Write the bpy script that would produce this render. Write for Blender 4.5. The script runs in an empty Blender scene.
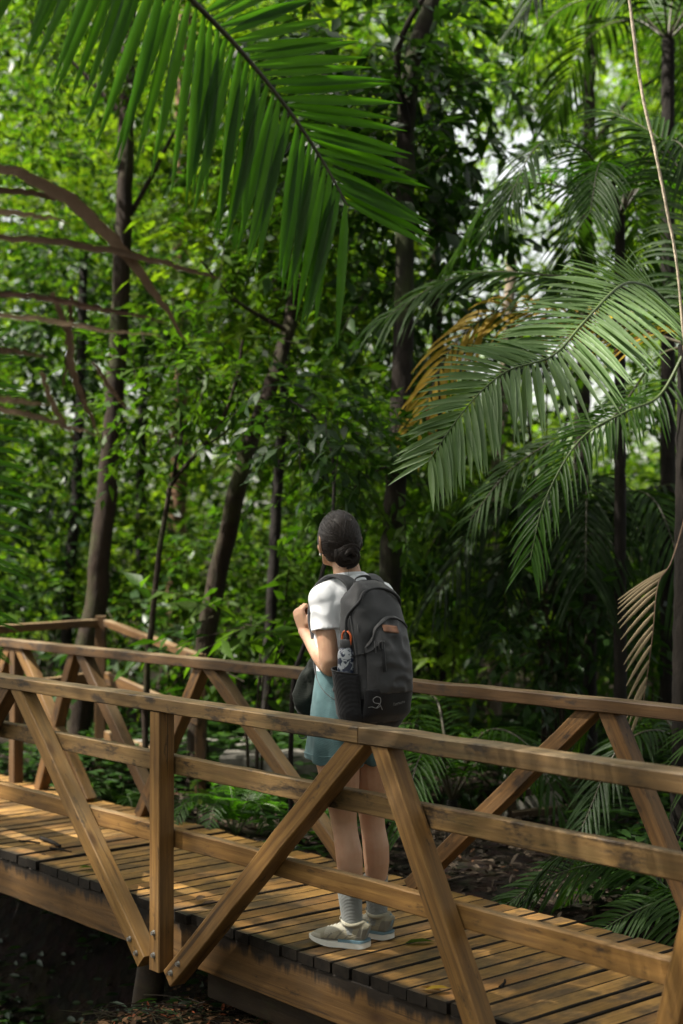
import bpy, bmesh, math, random
import numpy as np
from mathutils import Vector, Matrix, noise as mnoise
R = math.radians
rng = np.random.default_rng(7)
random.seed(7)
S = bpy.context.scene
COL = S.collection

# ------------------------------------------------------------------ camera
FPX, CX, CY, PITCH, CAMZ = 1428.0, 341.5, 512.0, R(1.55), 1.5
cam_d = bpy.data.cameras.new("camera")
cam = bpy.data.objects.new("camera", cam_d)
COL.objects.link(cam)
cam.location = (0, 0, CAMZ)
cam.rotation_euler = (R(90) + PITCH, 0, 0)
cam_d.sensor_fit = 'VERTICAL'
cam_d.sensor_height = 36.0
cam_d.sensor_width = 24.0
cam_d.lens = FPX / 1024 * 36.0
cam_d.clip_end = 2000
cam_d.dof.use_dof = True
cam_d.dof.focus_distance = 5.5
cam_d.dof.aperture_fstop = 2.0
S.camera = cam
S.render.resolution_x, S.render.resolution_y = 683, 1024

# ------------------------------------------------------------------ light
SUN_EL, SUN_AZ = R(57), R(-98)          # azimuth from +Y, negative = to the left
sun_dir = Vector((math.sin(SUN_AZ) * math.cos(SUN_EL), math.cos(SUN_AZ) * math.cos(SUN_EL), math.sin(SUN_EL)))
W_ = bpy.data.worlds.new("World")
S.world = W_
W_.use_nodes = True
nt = W_.node_tree
sky = nt.nodes.new('ShaderNodeTexSky')
sky.sky_type = 'NISHITA'
sky.sun_disc = False
sky.sun_elevation = SUN_EL
sky.sun_rotation = SUN_AZ
sky.air_density = 1.0
sky.dust_density = 3.0
bg = nt.nodes['Background']
bg.inputs[1].default_value = 0.09
hs = nt.nodes.new('ShaderNodeHueSaturation')          # hazy, nearly white tropical sky
hs.inputs['Saturation'].default_value = .35
nt.links.new(sky.outputs[0], hs.inputs['Color'])
tint = nt.nodes.new('ShaderNodeMix'); tint.data_type = 'RGBA'; tint.blend_type = 'MULTIPLY'
tint.inputs[0].default_value = 1.0
tint.inputs[7].default_value = (1.0, .96, .86, 1)
nt.links.new(hs.outputs[0], tint.inputs[6])
nt.links.new(tint.outputs[2], bg.inputs[0])
sun_d = bpy.data.lights.new("sun", 'SUN')
sun_d.energy = 5.0
sun_d.angle = R(0.9)
sun_d.color = (1.0, 0.94, 0.84)
sun = bpy.data.objects.new("sun", sun_d)
COL.objects.link(sun)
sun.rotation_euler = sun_dir.to_track_quat('Z', 'Y').to_euler()
sun.location = sun_dir * 40

S.view_settings.view_transform = 'Standard'
S.view_settings.look = 'None'
S.view_settings.gamma = 1.0
S.view_settings.exposure = 2.02
S.render.engine = 'CYCLES'
cy = S.cycles
cy.max_bounces = 7
cy.diffuse_bounces = 4
cy.glossy_bounces = 2
cy.transmission_bounces = 4
cy.transparent_max_bounces = 4
cy.sample_clamp_indirect = 6.0
cy.use_denoising = True
cy.caustics_reflective = False
cy.caustics_refractive = False

def W(x, y, Y):
    """photograph direction -> point in the place at ground distance Y"""
    kx, ky = (x - CX) / FPX, (CY - y) / FPX
    d = Vector((kx, math.cos(PITCH) - ky * math.sin(PITCH), math.sin(PITCH) + ky * math.cos(PITCH)))
    d *= Y / d.y
    return Vector((d.x, d.y, d.z + CAMZ))

# ------------------------------------------------------------------ node helpers
class NT:
    def __init__(self, name):
        self.m = bpy.data.materials.new(name)
        self.m.use_nodes = True
        self.t = self.m.node_tree
        self.t.nodes.clear()
        self.out = self.t.nodes.new('ShaderNodeOutputMaterial')
    def n(self, typ, props=None, **ins):
        nd = self.t.nodes.new('ShaderNode' + typ)
        for k, v in (props or {}).items():
            setattr(nd, k, v)
        for k, v in ins.items():
            self.set(nd, k, v)
        return nd
    def set(self, nd, k, v):
        key = int(k[1:]) if k[0] == 'i' and k[1:].isdigit() else k.replace('_', ' ')
        sock = nd.inputs[key]
        if isinstance(v, bpy.types.NodeSocket):
            self.t.links.new(v, sock)
        else:
            if hasattr(sock, 'default_value'):
                if sock.type == 'RGBA' and len(v) == 3:
                    v = (*v, 1)
                sock.default_value = v
    def mix(self, f, a, b, mode='MIX'):
        nd = self.t.nodes.new('ShaderNodeMix')
        nd.data_type = 'RGBA'
        nd.blend_type = mode
        for i, v in ((0, f), (6, a), (7, b)):
            if isinstance(v, bpy.types.NodeSocket):
                self.t.links.new(v, nd.inputs[i])
            elif i and len(v) == 3:
                nd.inputs[i].default_value = (*v, 1)
            else:
                nd.inputs[i].default_value = v
        return nd.outputs[2]
    def math(self, op, a, b=0.0, c=0.0, clamp=False):
        nd = self.t.nodes.new('ShaderNodeMath')
        nd.operation = op
        nd.use_clamp = clamp
        for i, v in enumerate((a, b, c)):
            if isinstance(v, bpy.types.NodeSocket):
                self.t.links.new(v, nd.inputs[i])
            else:
                nd.inputs[i].default_value = v
        return nd.outputs[0]
    def ramp(self, f, *stops):
        nd = self.t.nodes.new('ShaderNodeValToRGB')
        el = nd.color_ramp.elements
        while len(el) < len(stops):
            el.new(0.5)
        for e, (p, c) in zip(el, stops):
            e.position = p
            e.color = (*c, 1) if len(c) == 3 else c
        self.t.links.new(f, nd.inputs[0])
        return nd.outputs[0]
    def maprange(self, f, a, b, c=0.0, d=1.0):
        nd = self.t.nodes.new('ShaderNodeMapRange')
        self.t.links.new(f, nd.inputs[0])
        for i, v in enumerate((a, b, c, d)):
            nd.inputs[i + 1].default_value = v
        return nd.outputs[0]
    def coords(self, scale=(1, 1, 1), rand=None, offs=7.0):
        tc = self.n('TexCoord').outputs['Object']
        if rand is not None:
            ad = self.t.nodes.new('ShaderNodeVectorMath')
            ad.operation = 'MULTIPLY_ADD'
            cmb = self.n('CombineXYZ', X=rand, Y=rand, Z=rand).outputs[0]
            self.t.links.new(cmb, ad.inputs[0])
            ad.inputs[1].default_value = (offs * 3.1, offs * 1.7, offs)
            self.t.links.new(tc, ad.inputs[2])
            tc = ad.outputs[0]
        mp = self.n('Mapping', Vector=tc, Scale=scale)
        return mp.outputs[0]
    def noise(self, vec, scale=5.0, detail=4.0, rough=0.55, dist=0.0):
        return self.n('TexNoise', Vector=vec, Scale=scale, Detail=detail, Roughness=rough, Distortion=dist).outputs[0]
    def bump(self, h, strength=0.3, dist=0.01):
        return self.n('Bump', Height=h, Strength=strength, Distance=dist).outputs[0]
    def finish(self, shader):
        self.t.links.new(shader, self.out.inputs[0])
        return self.m
    def bsdf(self, **kw):
        return self.n('BsdfPrincipled', **kw).outputs[0]

def simple_mat(name, col, rough=0.6, nscale=30, namp=0.25, bump=0.2, bscale=80, spec=0.4, metallic=0.0):
    t = NT(name)
    v = t.coords()
    nz = t.noise(v, nscale, 5)
    c = t.mix(t.maprange(nz, .3, .7), tuple(x * (1 - namp) for x in col), tuple(min(1, x * (1 + namp)) for x in col))
    b = t.bump(t.noise(v, bscale, 3), bump, 0.004)
    return t.finish(t.bsdf(Base_Color=c, Roughness=rough, Normal=b, Metallic=metallic, **{'Specular_IOR_Level': spec}))

# ------------------------------------------------------------------ wood
def timber_mat(name, light, dark, stain=0.5, green=0.0, isl=False, drip=None):
    """sawn timber, grain along local X"""
    t = NT(name)
    if isl:
        rnd = t.n('NewGeometry').outputs['Random Per Island']
    else:
        rnd = t.n('ObjectInfo').outputs['Random']
    v = t.coords((1, 1, 1), rnd, 9.0)
    vg = t.n('Mapping', Vector=v, Scale=(1.1, 26, 26)).outputs[0]
    g1 = t.noise(vg, 3.0, 6, .65, .6)
    vw = t.n('Mapping', Vector=v, Scale=(.55, 7, 7)).outputs[0]
    g2 = t.n('TexWave', {'wave_type': 'RINGS', 'rings_direction': 'X'}, Vector=vw, Scale=1.6, Distortion=5.0, Detail=3.0).outputs['Fac']
    vb = t.n('Mapping', Vector=v, Scale=(2.2, 5, 5)).outputs[0]
    blotch = t.noise(vb, 1.5, 5, .6)
    c = t.mix(t.maprange(g1, .28, .72), dark, light)
    c = t.mix(t.math('MULTIPLY', t.maprange(g2, .3, 1), .35), c, tuple(x * .5 for x in dark))
    tone = t.maprange(rnd, 0, 1, .62, 1.32)
    tn = t.n('CombineColor', Red=tone, Green=tone, Blue=t.math('MULTIPLY', tone, .95)).outputs[0]
    c = t.mix(1.0, c, tn, 'MULTIPLY')
    # grey weathering and black mould
    c = t.mix(t.math('MULTIPLY', t.maprange(blotch, .5, .72), .3), c, (.09, .07, .045))
    vs = t.n('Mapping', Vector=v, Scale=(3.0, 9, 9)).outputs[0]
    st = t.noise(vs, 1.7, 7, .7)
    thr = .66 - .14 * stain
    c = t.mix(t.math('MULTIPLY', t.maprange(st, thr, thr + .09), .85), c, (.018, .013, .009))
    if green:
        c = t.mix(t.math('MULTIPLY', t.maprange(t.noise(vb, 2.1, 6, .7), .52, .68), green), c, (.06, .07, .02))
    # upper faces bleached by rain and feet of moss
    upz = t.n('SeparateXYZ', Vector=t.n('NewGeometry').outputs['Normal']).outputs['Z']
    c = t.mix(t.math('MULTIPLY', t.math('MULTIPLY', t.maprange(upz, .55, .9), t.maprange(blotch, .3, .6)), .55), c, (.21, .165, .095))
    # long drying cracks and dark end grain streaks
    vc = t.n('Mapping', Vector=v, Scale=(.8, 40, 40)).outputs[0]
    ck = t.noise(vc, 1.3, 3, .5, .8)
    c = t.mix(t.math('MULTIPLY', t.maprange(ck, .66, .72), .7), c, (.02, .012, .007))
    vl = t.n('Mapping', Vector=v, Scale=(1.2, 3, 3)).outputs[0]
    c = t.mix(t.math('MULTIPLY', t.maprange(t.noise(vl, 1.9, 4, .6), .5, .75), .45), c, (.045, .028, .014))
    # knots
    vk = t.n('Mapping', Vector=v, Scale=(3.2, 9, 9)).outputs[0]
    vo = t.n('TexVoronoi', Vector=vk, Scale=.8)
    kn = t.maprange(vo.outputs['Distance'], .05, .17, 1, 0)
    c = t.mix(t.math('MULTIPLY', kn, .75), c, (.05, .024, .01))
    if drip:        # black mould running down from the top edge
        zc = t.n('SeparateXYZ', Vector=t.n('TexCoord').outputs['Object']).outputs['Z']
        vd = t.n('Mapping', Vector=v, Scale=(16, 16, 1.5)).outputs[0]
        zz = t.math('ADD', zc, t.math('MULTIPLY', t.math('SUBTRACT', t.noise(vd, 1.0, 5, .65), .5), .17))
        c = t.mix(t.math('MULTIPLY', t.maprange(zz, drip[0], drip[1]), .92), c, (.009, .007, .005))
    h = t.math('ADD', t.math('MULTIPLY', g1, .8), t.math('MULTIPLY', st, .5))
    b = t.bump(h, .45, .004)
    rg = t.maprange(blotch, .3, .7, .5, .75)
    return t.finish(t.bsdf(Base_Color=c, Roughness=rg, Normal=b, **{'Specular_IOR_Level': .3}))

M = {}
M['timber'] = timber_mat('weathered_timber', (.235, .128, .038), (.115, .054, .015), .6)
M['timber_red'] = timber_mat('red_brown_timber', (.150, .078, .027), (.070, .034, .011), .85)
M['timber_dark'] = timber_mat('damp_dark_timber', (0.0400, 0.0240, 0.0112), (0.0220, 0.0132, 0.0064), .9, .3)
M['timber_rail'] = timber_mat('mouldy_rail_timber', (.175, .105, .040), (.085, .048, .017), 1.0, .18)
M['timber_beam'] = timber_mat('beam_timber', (.125, .066, .021), (.070, .036, .012), .55, drip=(.028, .06))

def plank_mat():
    t = NT('deck_planks')
    rnd = t.n('NewGeometry').outputs['Random Per Island']
    tc = t.n('TexCoord').outputs['Object']
    sep = t.n('SeparateXYZ', Vector=tc)
    v = t.coords((1, 1, 1), rnd, 11.0)
    vg = t.n('Mapping', Vector=v, Scale=(30, 1.4, 30)).outputs[0]
    g1 = t.noise(vg, 2.6, 6, .65, .5)
    vb = t.n('Mapping', Vector=v, Scale=(7, 3, 7)).outputs[0]
    bl = t.noise(vb, 1.4, 6, .65)
    c = t.mix(t.maprange(g1, .3, .7), (.14, .074, .023), (.41, .23, .066))
    tone = t.maprange(rnd, 0, 1, .5, 1.3)
    tn = t.n('CombineColor', Red=tone, Green=tone, Blue=tone).outputs[0]
    c = t.mix(1.0, c, tn, 'MULTIPLY')
    r2 = t.math('FRACT', t.math('MULTIPLY', rnd, 17.3))
    c = t.mix(t.math('MULTIPLY', t.maprange(r2, .55, 1), .45), c, (.23, .1, .035))
    c = t.mix(t.math('MULTIPLY', t.maprange(bl, .47, .62), .8), c, (.05, .031, .014))
    big = t.noise(tc, 2.3, 5, .6)
    c = t.mix(t.math('MULTIPLY', t.maprange(big, .48, .66), .5), c, (.075, .06, .03))
    # mould where water drips off the near ends
    e = t.math('ADD', sep.outputs['Y'], t.math('MULTIPLY', t.math('SUBTRACT', bl, .5), .12))
    c = t.mix(t.math('MULTIPLY', t.maprange(e, -.545, -.505, 1, 0), .93), c, (.014, .011, .008))
    b = t.bump(t.math('ADD', g1, t.math('MULTIPLY', bl, .5)), .5, .004)
    rg = t.maprange(bl, .35, .65, .36, .62)
    return t.finish(t.bsdf(Base_Color=c, Roughness=rg, Normal=b, **{'Specular_IOR_Level': .4}))
M['planks'] = plank_mat()
M['timber_light'] = timber_mat('pale_yellow_timber', (.34, .195, .06), (.19, .095, .027), .5)  # paler, yellower tones than the other timbers, for one near brace
M['plank_edge'] = simple_mat('damp_plank_edge', (.009, .0065, .004), .7, 30, .5, .3, 60, .2)
M['steel'] = simple_mat('galvanised_bolt', (.42, .42, .4), .4, 60, .3, .1, 100, .5, .9)

# ------------------------------------------------------------------ leaves
def leaf_mat(name, c1, c2, trans=.45, rough=.45, c3=None, spec=.11, tmul=(1.5, 1.6, .55), bump=True):
    t = NT(name)
    rnd = t.n('NewGeometry').outputs['Random Per Island']
    tc = t.n('TexCoord').outputs['Object']
    c = t.mix(rnd, c1, c2)
    if c3:
        r2 = t.math('FRACT', t.math('MULTIPLY', rnd, 23.7))
        c = t.mix(t.maprange(r2, .9, .93), c, c3)
    nz = t.noise(tc, 9, 4)
    c = t.mix(t.math('MULTIPLY', t.maprange(nz, .35, .7), .35), c, tuple(x * .55 for x in c1))
    kw = {}
    if bump:
        kw['Normal'] = t.bump(t.noise(tc, 45, 2), .25, .01)
    p = t.bsdf(Base_Color=c, Roughness=rough, **{'Specular_IOR_Level': spec}, **kw)
    ct = t.mix(1.0, c, tmul, 'MULTIPLY')
    tr = t.n('BsdfTranslucent', Color=ct).outputs[0]
    ms = t.n('MixShader', i0=trans, i1=p, i2=tr).outputs[0]
    return t.finish(ms)
M['leaf_mid'] = leaf_mat('forest_leaf', (.018, .050, .005), (.054, .100, .011), .5, tmul=(1.5, 1.7, .5))
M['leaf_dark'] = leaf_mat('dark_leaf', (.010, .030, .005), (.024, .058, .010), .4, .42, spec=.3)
M['leaf_lime'] = leaf_mat('young_leaf', (0.0544, 0.1020, 0.0082), (0.0952, 0.1428, 0.0170), .55, tmul=(1.6, 1.7, .4))
M['leaf_fresh'] = leaf_mat('painted_sunlit_leaf', (.10, .19, .014), (.17, .26, .03), .55, tmul=(1.6, 1.7, .4))  # brightened leaf colour standing in for sunlight on one shrub
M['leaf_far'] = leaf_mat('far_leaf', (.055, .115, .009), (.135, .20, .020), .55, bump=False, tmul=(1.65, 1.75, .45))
M['frond_sheen'] = leaf_mat('palm_leaflet_painted_sheen', (0.0922, 0.1624, 0.0554), (0.1385, 0.2122, 0.0830), .35, .42, spec=.3, tmul=(1.3, 1.5, .5))  # sky sheen on the leaflets put into a paler colour
M['frond_green'] = leaf_mat('palm_leaflet', (0.0169, 0.0450, 0.0067), (0.0310, 0.0675, 0.0101), .42, .5, spec=.14)
M['frond_bright'] = leaf_mat('palm_leaflet_fresh', (.032, .085, .009), (.05, .115, .013), .6, .42, spec=.3, tmul=(1.5, 1.95, .4))
M['frond_dark'] = leaf_mat('palm_leaflet_deep', (0.0076, 0.0203, 0.0042), (0.0135, 0.0296, 0.0059), .3, .5, spec=.12)
M['frond_yellow'] = leaf_mat('palm_leaflet_yellowing', (0.2750, 0.1875, 0.0250), (0.3750, 0.2500, 0.0375), .5, .5, (.14, .06, .015))
M['frond_dry'] = leaf_mat('dry_leaflet', (.060, .033, .020), (.27, .19, .115), .12, .65, tmul=(1.2, 1, .8))
M['frond_straw'] = leaf_mat('straw_leaflet', (0.2720, 0.2125, 0.1275), (0.3570, 0.2805, 0.1700), .15, .6, tmul=(1.1, 1, .8))
M['rachis'] = simple_mat('palm_rachis', (.035, .03, .015), .5, 20, .4)
M['rachis_green'] = simple_mat('green_rachis', (.06, .09, .025), .45, 20, .3)
M['rachis_dry'] = simple_mat('dry_rachis', (0.1020, 0.0600, 0.0330), .7, 20, .4)
M['litter_lit'] = leaf_mat('lit_fallen_leaf', (.06, .037, .022), (.24, .13, .065), .05, .8, (.25, .07, .03), spec=.1, tmul=(1, 1, 1))  # brighter litter colour in place of light reaching under the bridge
M['litter_leaf'] = leaf_mat('fallen_leaf', (.022, .018, .014), (.085, .064, .045), .05, .8, (.08, .04, .02), tmul=(1, 1, 1))

def bark_mat(name, c1, c2, moss=.0, scale=6):
    t = NT(name)
    tc = t.n('TexCoord').outputs['Object']
    v = t.n('Mapping', Vector=tc, Scale=(scale, scale, scale * .3)).outputs[0]
    a = t.noise(v, 3, 7, .65, .4)
    bl = t.noise(tc, 1.7, 5, .6)
    c = t.mix(t.maprange(a, .3, .7), c1, c2)
    c = t.mix(t.math('MULTIPLY', t.maprange(bl, .5, .65), .4), c, tuple(min(1, x * 1.7) for x in c2))
    if moss:
        c = t.mix(t.math('MULTIPLY', t.maprange(t.noise(tc, 2.6, 6, .65), .48, .62), moss), c, (.06, .09, .02))
    return t.finish(t.bsdf(Base_Color=c, Roughness=.85, Normal=t.bump(a, .8, .03), **{'Specular_IOR_Level': .2}))
M['bark_dark'] = bark_mat('dark_bark', (0.0061, 0.0044, 0.0030), (0.0151, 0.0104, 0.0071), .25)
M['bark_brown'] = bark_mat('brown_bark', (0.0100, 0.0063, 0.0040), (0.0272, 0.0172, 0.0103), .25)
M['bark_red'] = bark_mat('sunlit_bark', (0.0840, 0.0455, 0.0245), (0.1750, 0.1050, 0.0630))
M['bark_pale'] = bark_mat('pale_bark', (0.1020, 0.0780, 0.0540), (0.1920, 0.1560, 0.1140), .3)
M['vine_pale'] = bark_mat('pale_vine', (.26, .21, .15), (.42, .36, .27))
M['bark_black'] = bark_mat('wet_bark', (0.0050, 0.0042, 0.0034), (0.0147, 0.0113, 0.0084))

def ground_mat():
    t = NT('forest_floor')
    tc = t.n('TexCoord').outputs['Object']
    a = t.noise(tc, 3, 8, .65)
    b = t.noise(tc, 14, 8, .7)
    vo = t.n('TexVoronoi', Vector=tc, Scale=17.0, Randomness=1.0)
    c = t.mix(t.maprange(b, .3, .7), (.004, .0032, .0025), (.022, .016, .011))
    c = t.mix(t.math('MULTIPLY', t.maprange(a, .5, .65), .5), c, (.026, .019, .012))
    c = t.mix(.35, c, t.mix(1.0, c, vo.outputs['Color'], 'MULTIPLY'))
    h = t.math('ADD', b, t.math('MULTIPLY', vo.outputs['Distance'], .5))
    return t.finish(t.bsdf(Base_Color=c, Roughness=.9, Normal=t.bump(h, .9, .03), **{'Specular_IOR_Level': .08}))
M['ground'] = ground_mat()
M['concrete_pale'] = simple_mat('pale_concrete', (.34, .32, .27), .85, 12, .3, .4, 60, .2)
M['concrete'] = simple_mat('mossy_concrete', (0.1350, 0.1260, 0.1080), .85, 12, .35, .4, 60, .2)
# ------------------------------------------------------------------ object helpers
def put(o, parent=None):
    COL.objects.link(o)
    if parent is not None:
        o.parent = parent
    return o

def tag(o, label=None, cat=None, group=None, kind=None):
    if label: o['label'] = label
    if cat: o['category'] = cat
    if group: o['group'] = group
    if kind: o['kind'] = kind
    return o

def thing(name, label, cat, loc=(0, 0, 0), rz=0.0, group=None):
    o = bpy.data.objects.new(name, None)
    o.empty_display_size = .2
    o.location = loc
    o.rotation_euler = (0, 0, rz)
    put(o)
    return tag(o, label, cat, group)

class MB:
    """collects numpy pieces; build() links them as one mesh object"""
    def __init__(self):
        self.v, self.f4, self.f3, self.m4, self.m3, self.k = [], [], [], [], [], 0
    def add(self, v, f, mi=0):
        v = np.asarray(v, float).reshape(-1, 3)
        f = np.asarray(f, int)
        self.v.append(v)
        if f.shape[1] == 4:
            self.f4.append(f + self.k); self.m4.append(np.full(len(f), mi))
        else:
            self.f3.append(f + self.k); self.m3.append(np.full(len(f), mi))
        self.k += len(v)
        return self
    def mesh(self, name, mats, smooth=True):
        me = bpy.data.meshes.new(name)
        v = np.concatenate(self.v)
        f4 = np.concatenate(self.f4) if self.f4 else np.zeros((0, 4), int)
        f3 = np.concatenate(self.f3) if self.f3 else np.zeros((0, 3), int)
        mi = np.concatenate([*(self.m4 or []), *(self.m3 or [])])
        me.vertices.add(len(v))
        me.vertices.foreach_set('co', v.astype(np.float32).ravel())
        nl = f4.size + f3.size
        me.loops.add(nl)
        me.loops.foreach_set('vertex_index', np.concatenate([f4.ravel(), f3.ravel()]).astype(np.int32))
        npoly = len(f4) + len(f3)
        me.polygons.add(npoly)
        st = np.concatenate([np.arange(len(f4)) * 4, f4.size + np.arange(len(f3)) * 3])
        me.polygons.foreach_set('loop_start', st.astype(np.int32))
        me.polygons.foreach_set('material_index', mi.astype(np.int32))
        for m in (mats if isinstance(mats, (list, tuple)) else [mats]):
            me.materials.append(m)
        me.update(calc_edges=True)
        me.validate()
        me.polygons.foreach_set('use_smooth', np.full(len(me.polygons), bool(smooth)))
        return me
    def build(self, name, mats, parent=None, smooth=True):
        return put(bpy.data.objects.new(name, self.mesh(name, mats, smooth)), parent)

def catmull(P, n):
    P = [np.array(p, float) for p in P]
    if len(P) == 2:
        return np.array([P[0] + (P[1] - P[0]) * t for t in np.linspace(0, 1, n)])
    Q = [2 * P[0] - P[1]] + P + [2 * P[-1] - P[-2]]
    out = []
    for t in np.linspace(0, len(P) - 1, n):
        i = min(int(t), len(P) - 2); u = t - i
        a, b, c, d = Q[i:i + 4]
        out.append(.5 * ((2 * b) + (-a + c) * u + (2 * a - 5 * b + 4 * c - d) * u * u + (-a + 3 * b - 3 * c + d) * u ** 3))
    return np.array(out)

def unit(a):
    a = np.asarray(a, float)
    return a / np.maximum(np.linalg.norm(a, axis=-1, keepdims=True), 1e-9)

def tube(mb, pts, rad, seg=10, up=(0, 0, 1), mi=0, caps=True, round_caps=False, power=None, jit=0.0):
    """lofted tube; rad is a list of r or (ra, rb): ra along 'side', rb along the other axis"""
    P = np.asarray(pts, float)
    n = len(P)
    rad = [(r, r) if np.isscalar(r) else r for r in (rad if hasattr(rad, '__len__') else [rad] * n)]
    if len(rad) != n:
        rr = np.array(rad, float)
        x = np.linspace(0, 1, len(rr))
        xi = np.linspace(0, 1, n)
        rad = list(zip(np.interp(xi, x, rr[:, 0]), np.interp(xi, x, rr[:, 1])))
    T = unit(np.gradient(P, axis=0))
    s = np.cross(np.array(up, float), T[0])
    if np.linalg.norm(s) < 1e-3:
        s = np.cross((0, 1, 0.01), T[0])
    s = unit(s)
    rings = []
    ang = np.arange(seg) / seg * 2 * math.pi
    ca, sa = np.cos(ang), np.sin(ang)
    if power:
        ca = np.sign(ca) * np.abs(ca) ** power
        sa = np.sign(sa) * np.abs(sa) ** power
    S_ = []
    for i in range(n):
        s = s - T[i] * np.dot(s, T[i]); s = unit(s)
        S_.append(s)
    def ring(c, s, b, ra, rb):
        q = c + np.outer(ca, s) * ra + np.outer(sa, b) * rb
        if jit:
            q = q + rng.normal(0, jit, q.shape)
        return q
    if round_caps:
        b = np.cross(T[0], S_[0])
        r0 = min(rad[0])
        for k in (0.15, .5, .85):
            a = k * math.pi / 2
            rings.append(ring(P[0] - T[0] * r0 * math.cos(a), S_[0], b, rad[0][0] * math.sin(a), rad[0][1] * math.sin(a)))
    for i in range(n):
        rings.append(ring(P[i], S_[i], np.cross(T[i], S_[i]), *rad[i]))
    if round_caps:
        b = np.cross(T[-1], S_[-1])
        r0 = min(rad[-1])
        for k in (.85, .5, .15):
            a = k * math.pi / 2
            rings.append(ring(P[-1] + T[-1] * r0 * math.cos(a), S_[-1], b, rad[-1][0] * math.sin(a), rad[-1][1] * math.sin(a)))
    m = len(rings)
    V = np.concatenate(rings)
    i = np.arange(seg); j = (i + 1) % seg
    F = np.concatenate([np.stack([k * seg + i, k * seg + j, (k + 1) * seg + j, (k + 1) * seg + i], 1) for k in range(m - 1)])
    mb.add(V, F, mi)
    if caps:
        c0, c1 = rings[0].mean(0), rings[-1].mean(0)
        mb.add(np.vstack([rings[0], c0]), np.stack([j, i, np.full(seg, seg)], 1), mi)
        mb.add(np.vstack([rings[-1], c1]), np.stack([i, j, np.full(seg, seg)], 1), mi)
    return mb

def ellipsoid(mb, c, r, Rm=None, nu=16, nv=10, mi=0, fn=None):
    V = []
    for a in range(nv + 1):
        th = math.pi * a / nv
        for b in range(nu):
            ph = 2 * math.pi * b / nu
            V.append((math.sin(th) * math.cos(ph), math.sin(th) * math.sin(ph), math.cos(th)))
    V = np.array(V) * np.array(r)
    if fn is not None:
        V = fn(V)
    if Rm is not None:
        V = V @ np.array(Rm).T
    V = V + np.array(c)
    F = []
    for a in range(nv):
        for b in range(nu):
            F.append((a * nu + b, (a + 1) * nu + b, (a + 1) * nu + (b + 1) % nu, a * nu + (b + 1) % nu))
    mb.add(V, F, mi)
    return mb

def chamfer_box(L, w, h, ch=.004, step=.18, jit=.0012, seed=0):
    """sawn timber along X from 0 to L, width w (Y), height h (Z), eased edges, slight waviness"""
    r = np.random.default_rng(seed)
    n = max(2, int(L / step) + 1)
    hw, hh = w / 2, h / 2
    sec = np.array([(-hw + ch, -hh), (hw - ch, -hh), (hw, -hh + ch), (hw, hh - ch), (hw - ch, hh), (-hw + ch, hh), (-hw, hh - ch), (-hw, -hh + ch)])
    xs = np.linspace(0, L, n)
    dy, dz = r.normal(0, jit, n), r.normal(0, jit, n)
    dy[0] = dz[0] = 0
    V = []
    for k, x in enumerate(xs):
        for a, b in sec:
            V.append((x, a + dy[k] + r.normal(0, jit * .35), b + dz[k] + r.normal(0, jit * .35)))
    F = []
    for k in range(n - 1):
        for i in range(8):
            F.append((k * 8 + i, k * 8 + (i + 1) % 8, (k + 1) * 8 + (i + 1) % 8, (k + 1) * 8 + i))
    V.append((0, 0, 0)); V.append((L, 0, 0))
    T = []
    for i in range(8):
        T.append((i + 0, 8 * n, (i + 1) % 8))
        T.append(((n - 1) * 8 + i, (n - 1) * 8 + (i + 1) % 8, 8 * n + 1))
    return np.array(V), np.array(F), np.array(T)

_seed = [0]
def timber(name, p0, p1, w, h, mat, parent=None, up=(0, 0, 1), cuts=None):
    """timber object whose local X runs p0->p1; w across, h along 'up'. cuts=(n0,n1) optional end plane normals"""
    _seed[0] += 1
    p0, p1 = Vector(p0), Vector(p1)
    L = (p1 - p0).length
    x = (p1 - p0).normalized()
    z = Vector(up) - x * x.dot(Vector(up)); z.normalize()
    y = z.cross(x)
    V, F, T = chamfer_box(L, w, h, seed=_seed[0])
    Mw = Matrix((x, y, z)).transposed().to_4x4(); Mw.translation = p0
    if cuts:        # shear the ends so they are cut level / upright
        for end, nrm in zip((0.0, L), cuts):
            if nrm is None: continue
            nl = Mw.to_3x3().transposed() @ Vector(nrm)
            sel = np.abs(V[:, 0] - end) < 1e-4
            V[sel, 0] = end - (V[sel, 1] * nl.y + V[sel, 2] * nl.z) / nl.x
    mb = MB(); mb.add(V, F); mb.add(V, T)
    o = mb.build(name, mat, parent, smooth=False)
    o.matrix_basis = Mw
    return o

# ------------------------------------------------------------------ leaves as numpy
LEAF = np.array([(0, 0, 0), (.28, .36, .05), (.66, .36, .04), (1, 0, -.06), (.66, -.36, .04), (.28, -.36, .05), (.28, 0, 0), (.66, 0, -.01)])
LEAF_F = np.array([(0, 5, 6, 6), (0, 6, 1, 1), (6, 5, 4, 7), (1, 6, 7, 2), (7, 4, 3, 3), (2, 7, 3, 3)])
LQ = np.array([(6, 5, 4, 7), (1, 6, 7, 2)])
LT = np.array([(0, 5, 6), (0, 6, 1), (7, 4, 3), (2, 7, 3)])
KITE = np.array([(0, 0, 0), (.42, .4, .06), (1, 0, -.05), (.42, -.4, .06), (.45, 0, 0)])
KT = np.array([(0, 3, 4), (0, 4, 1), (4, 3, 2), (1, 4, 2)])

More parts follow.
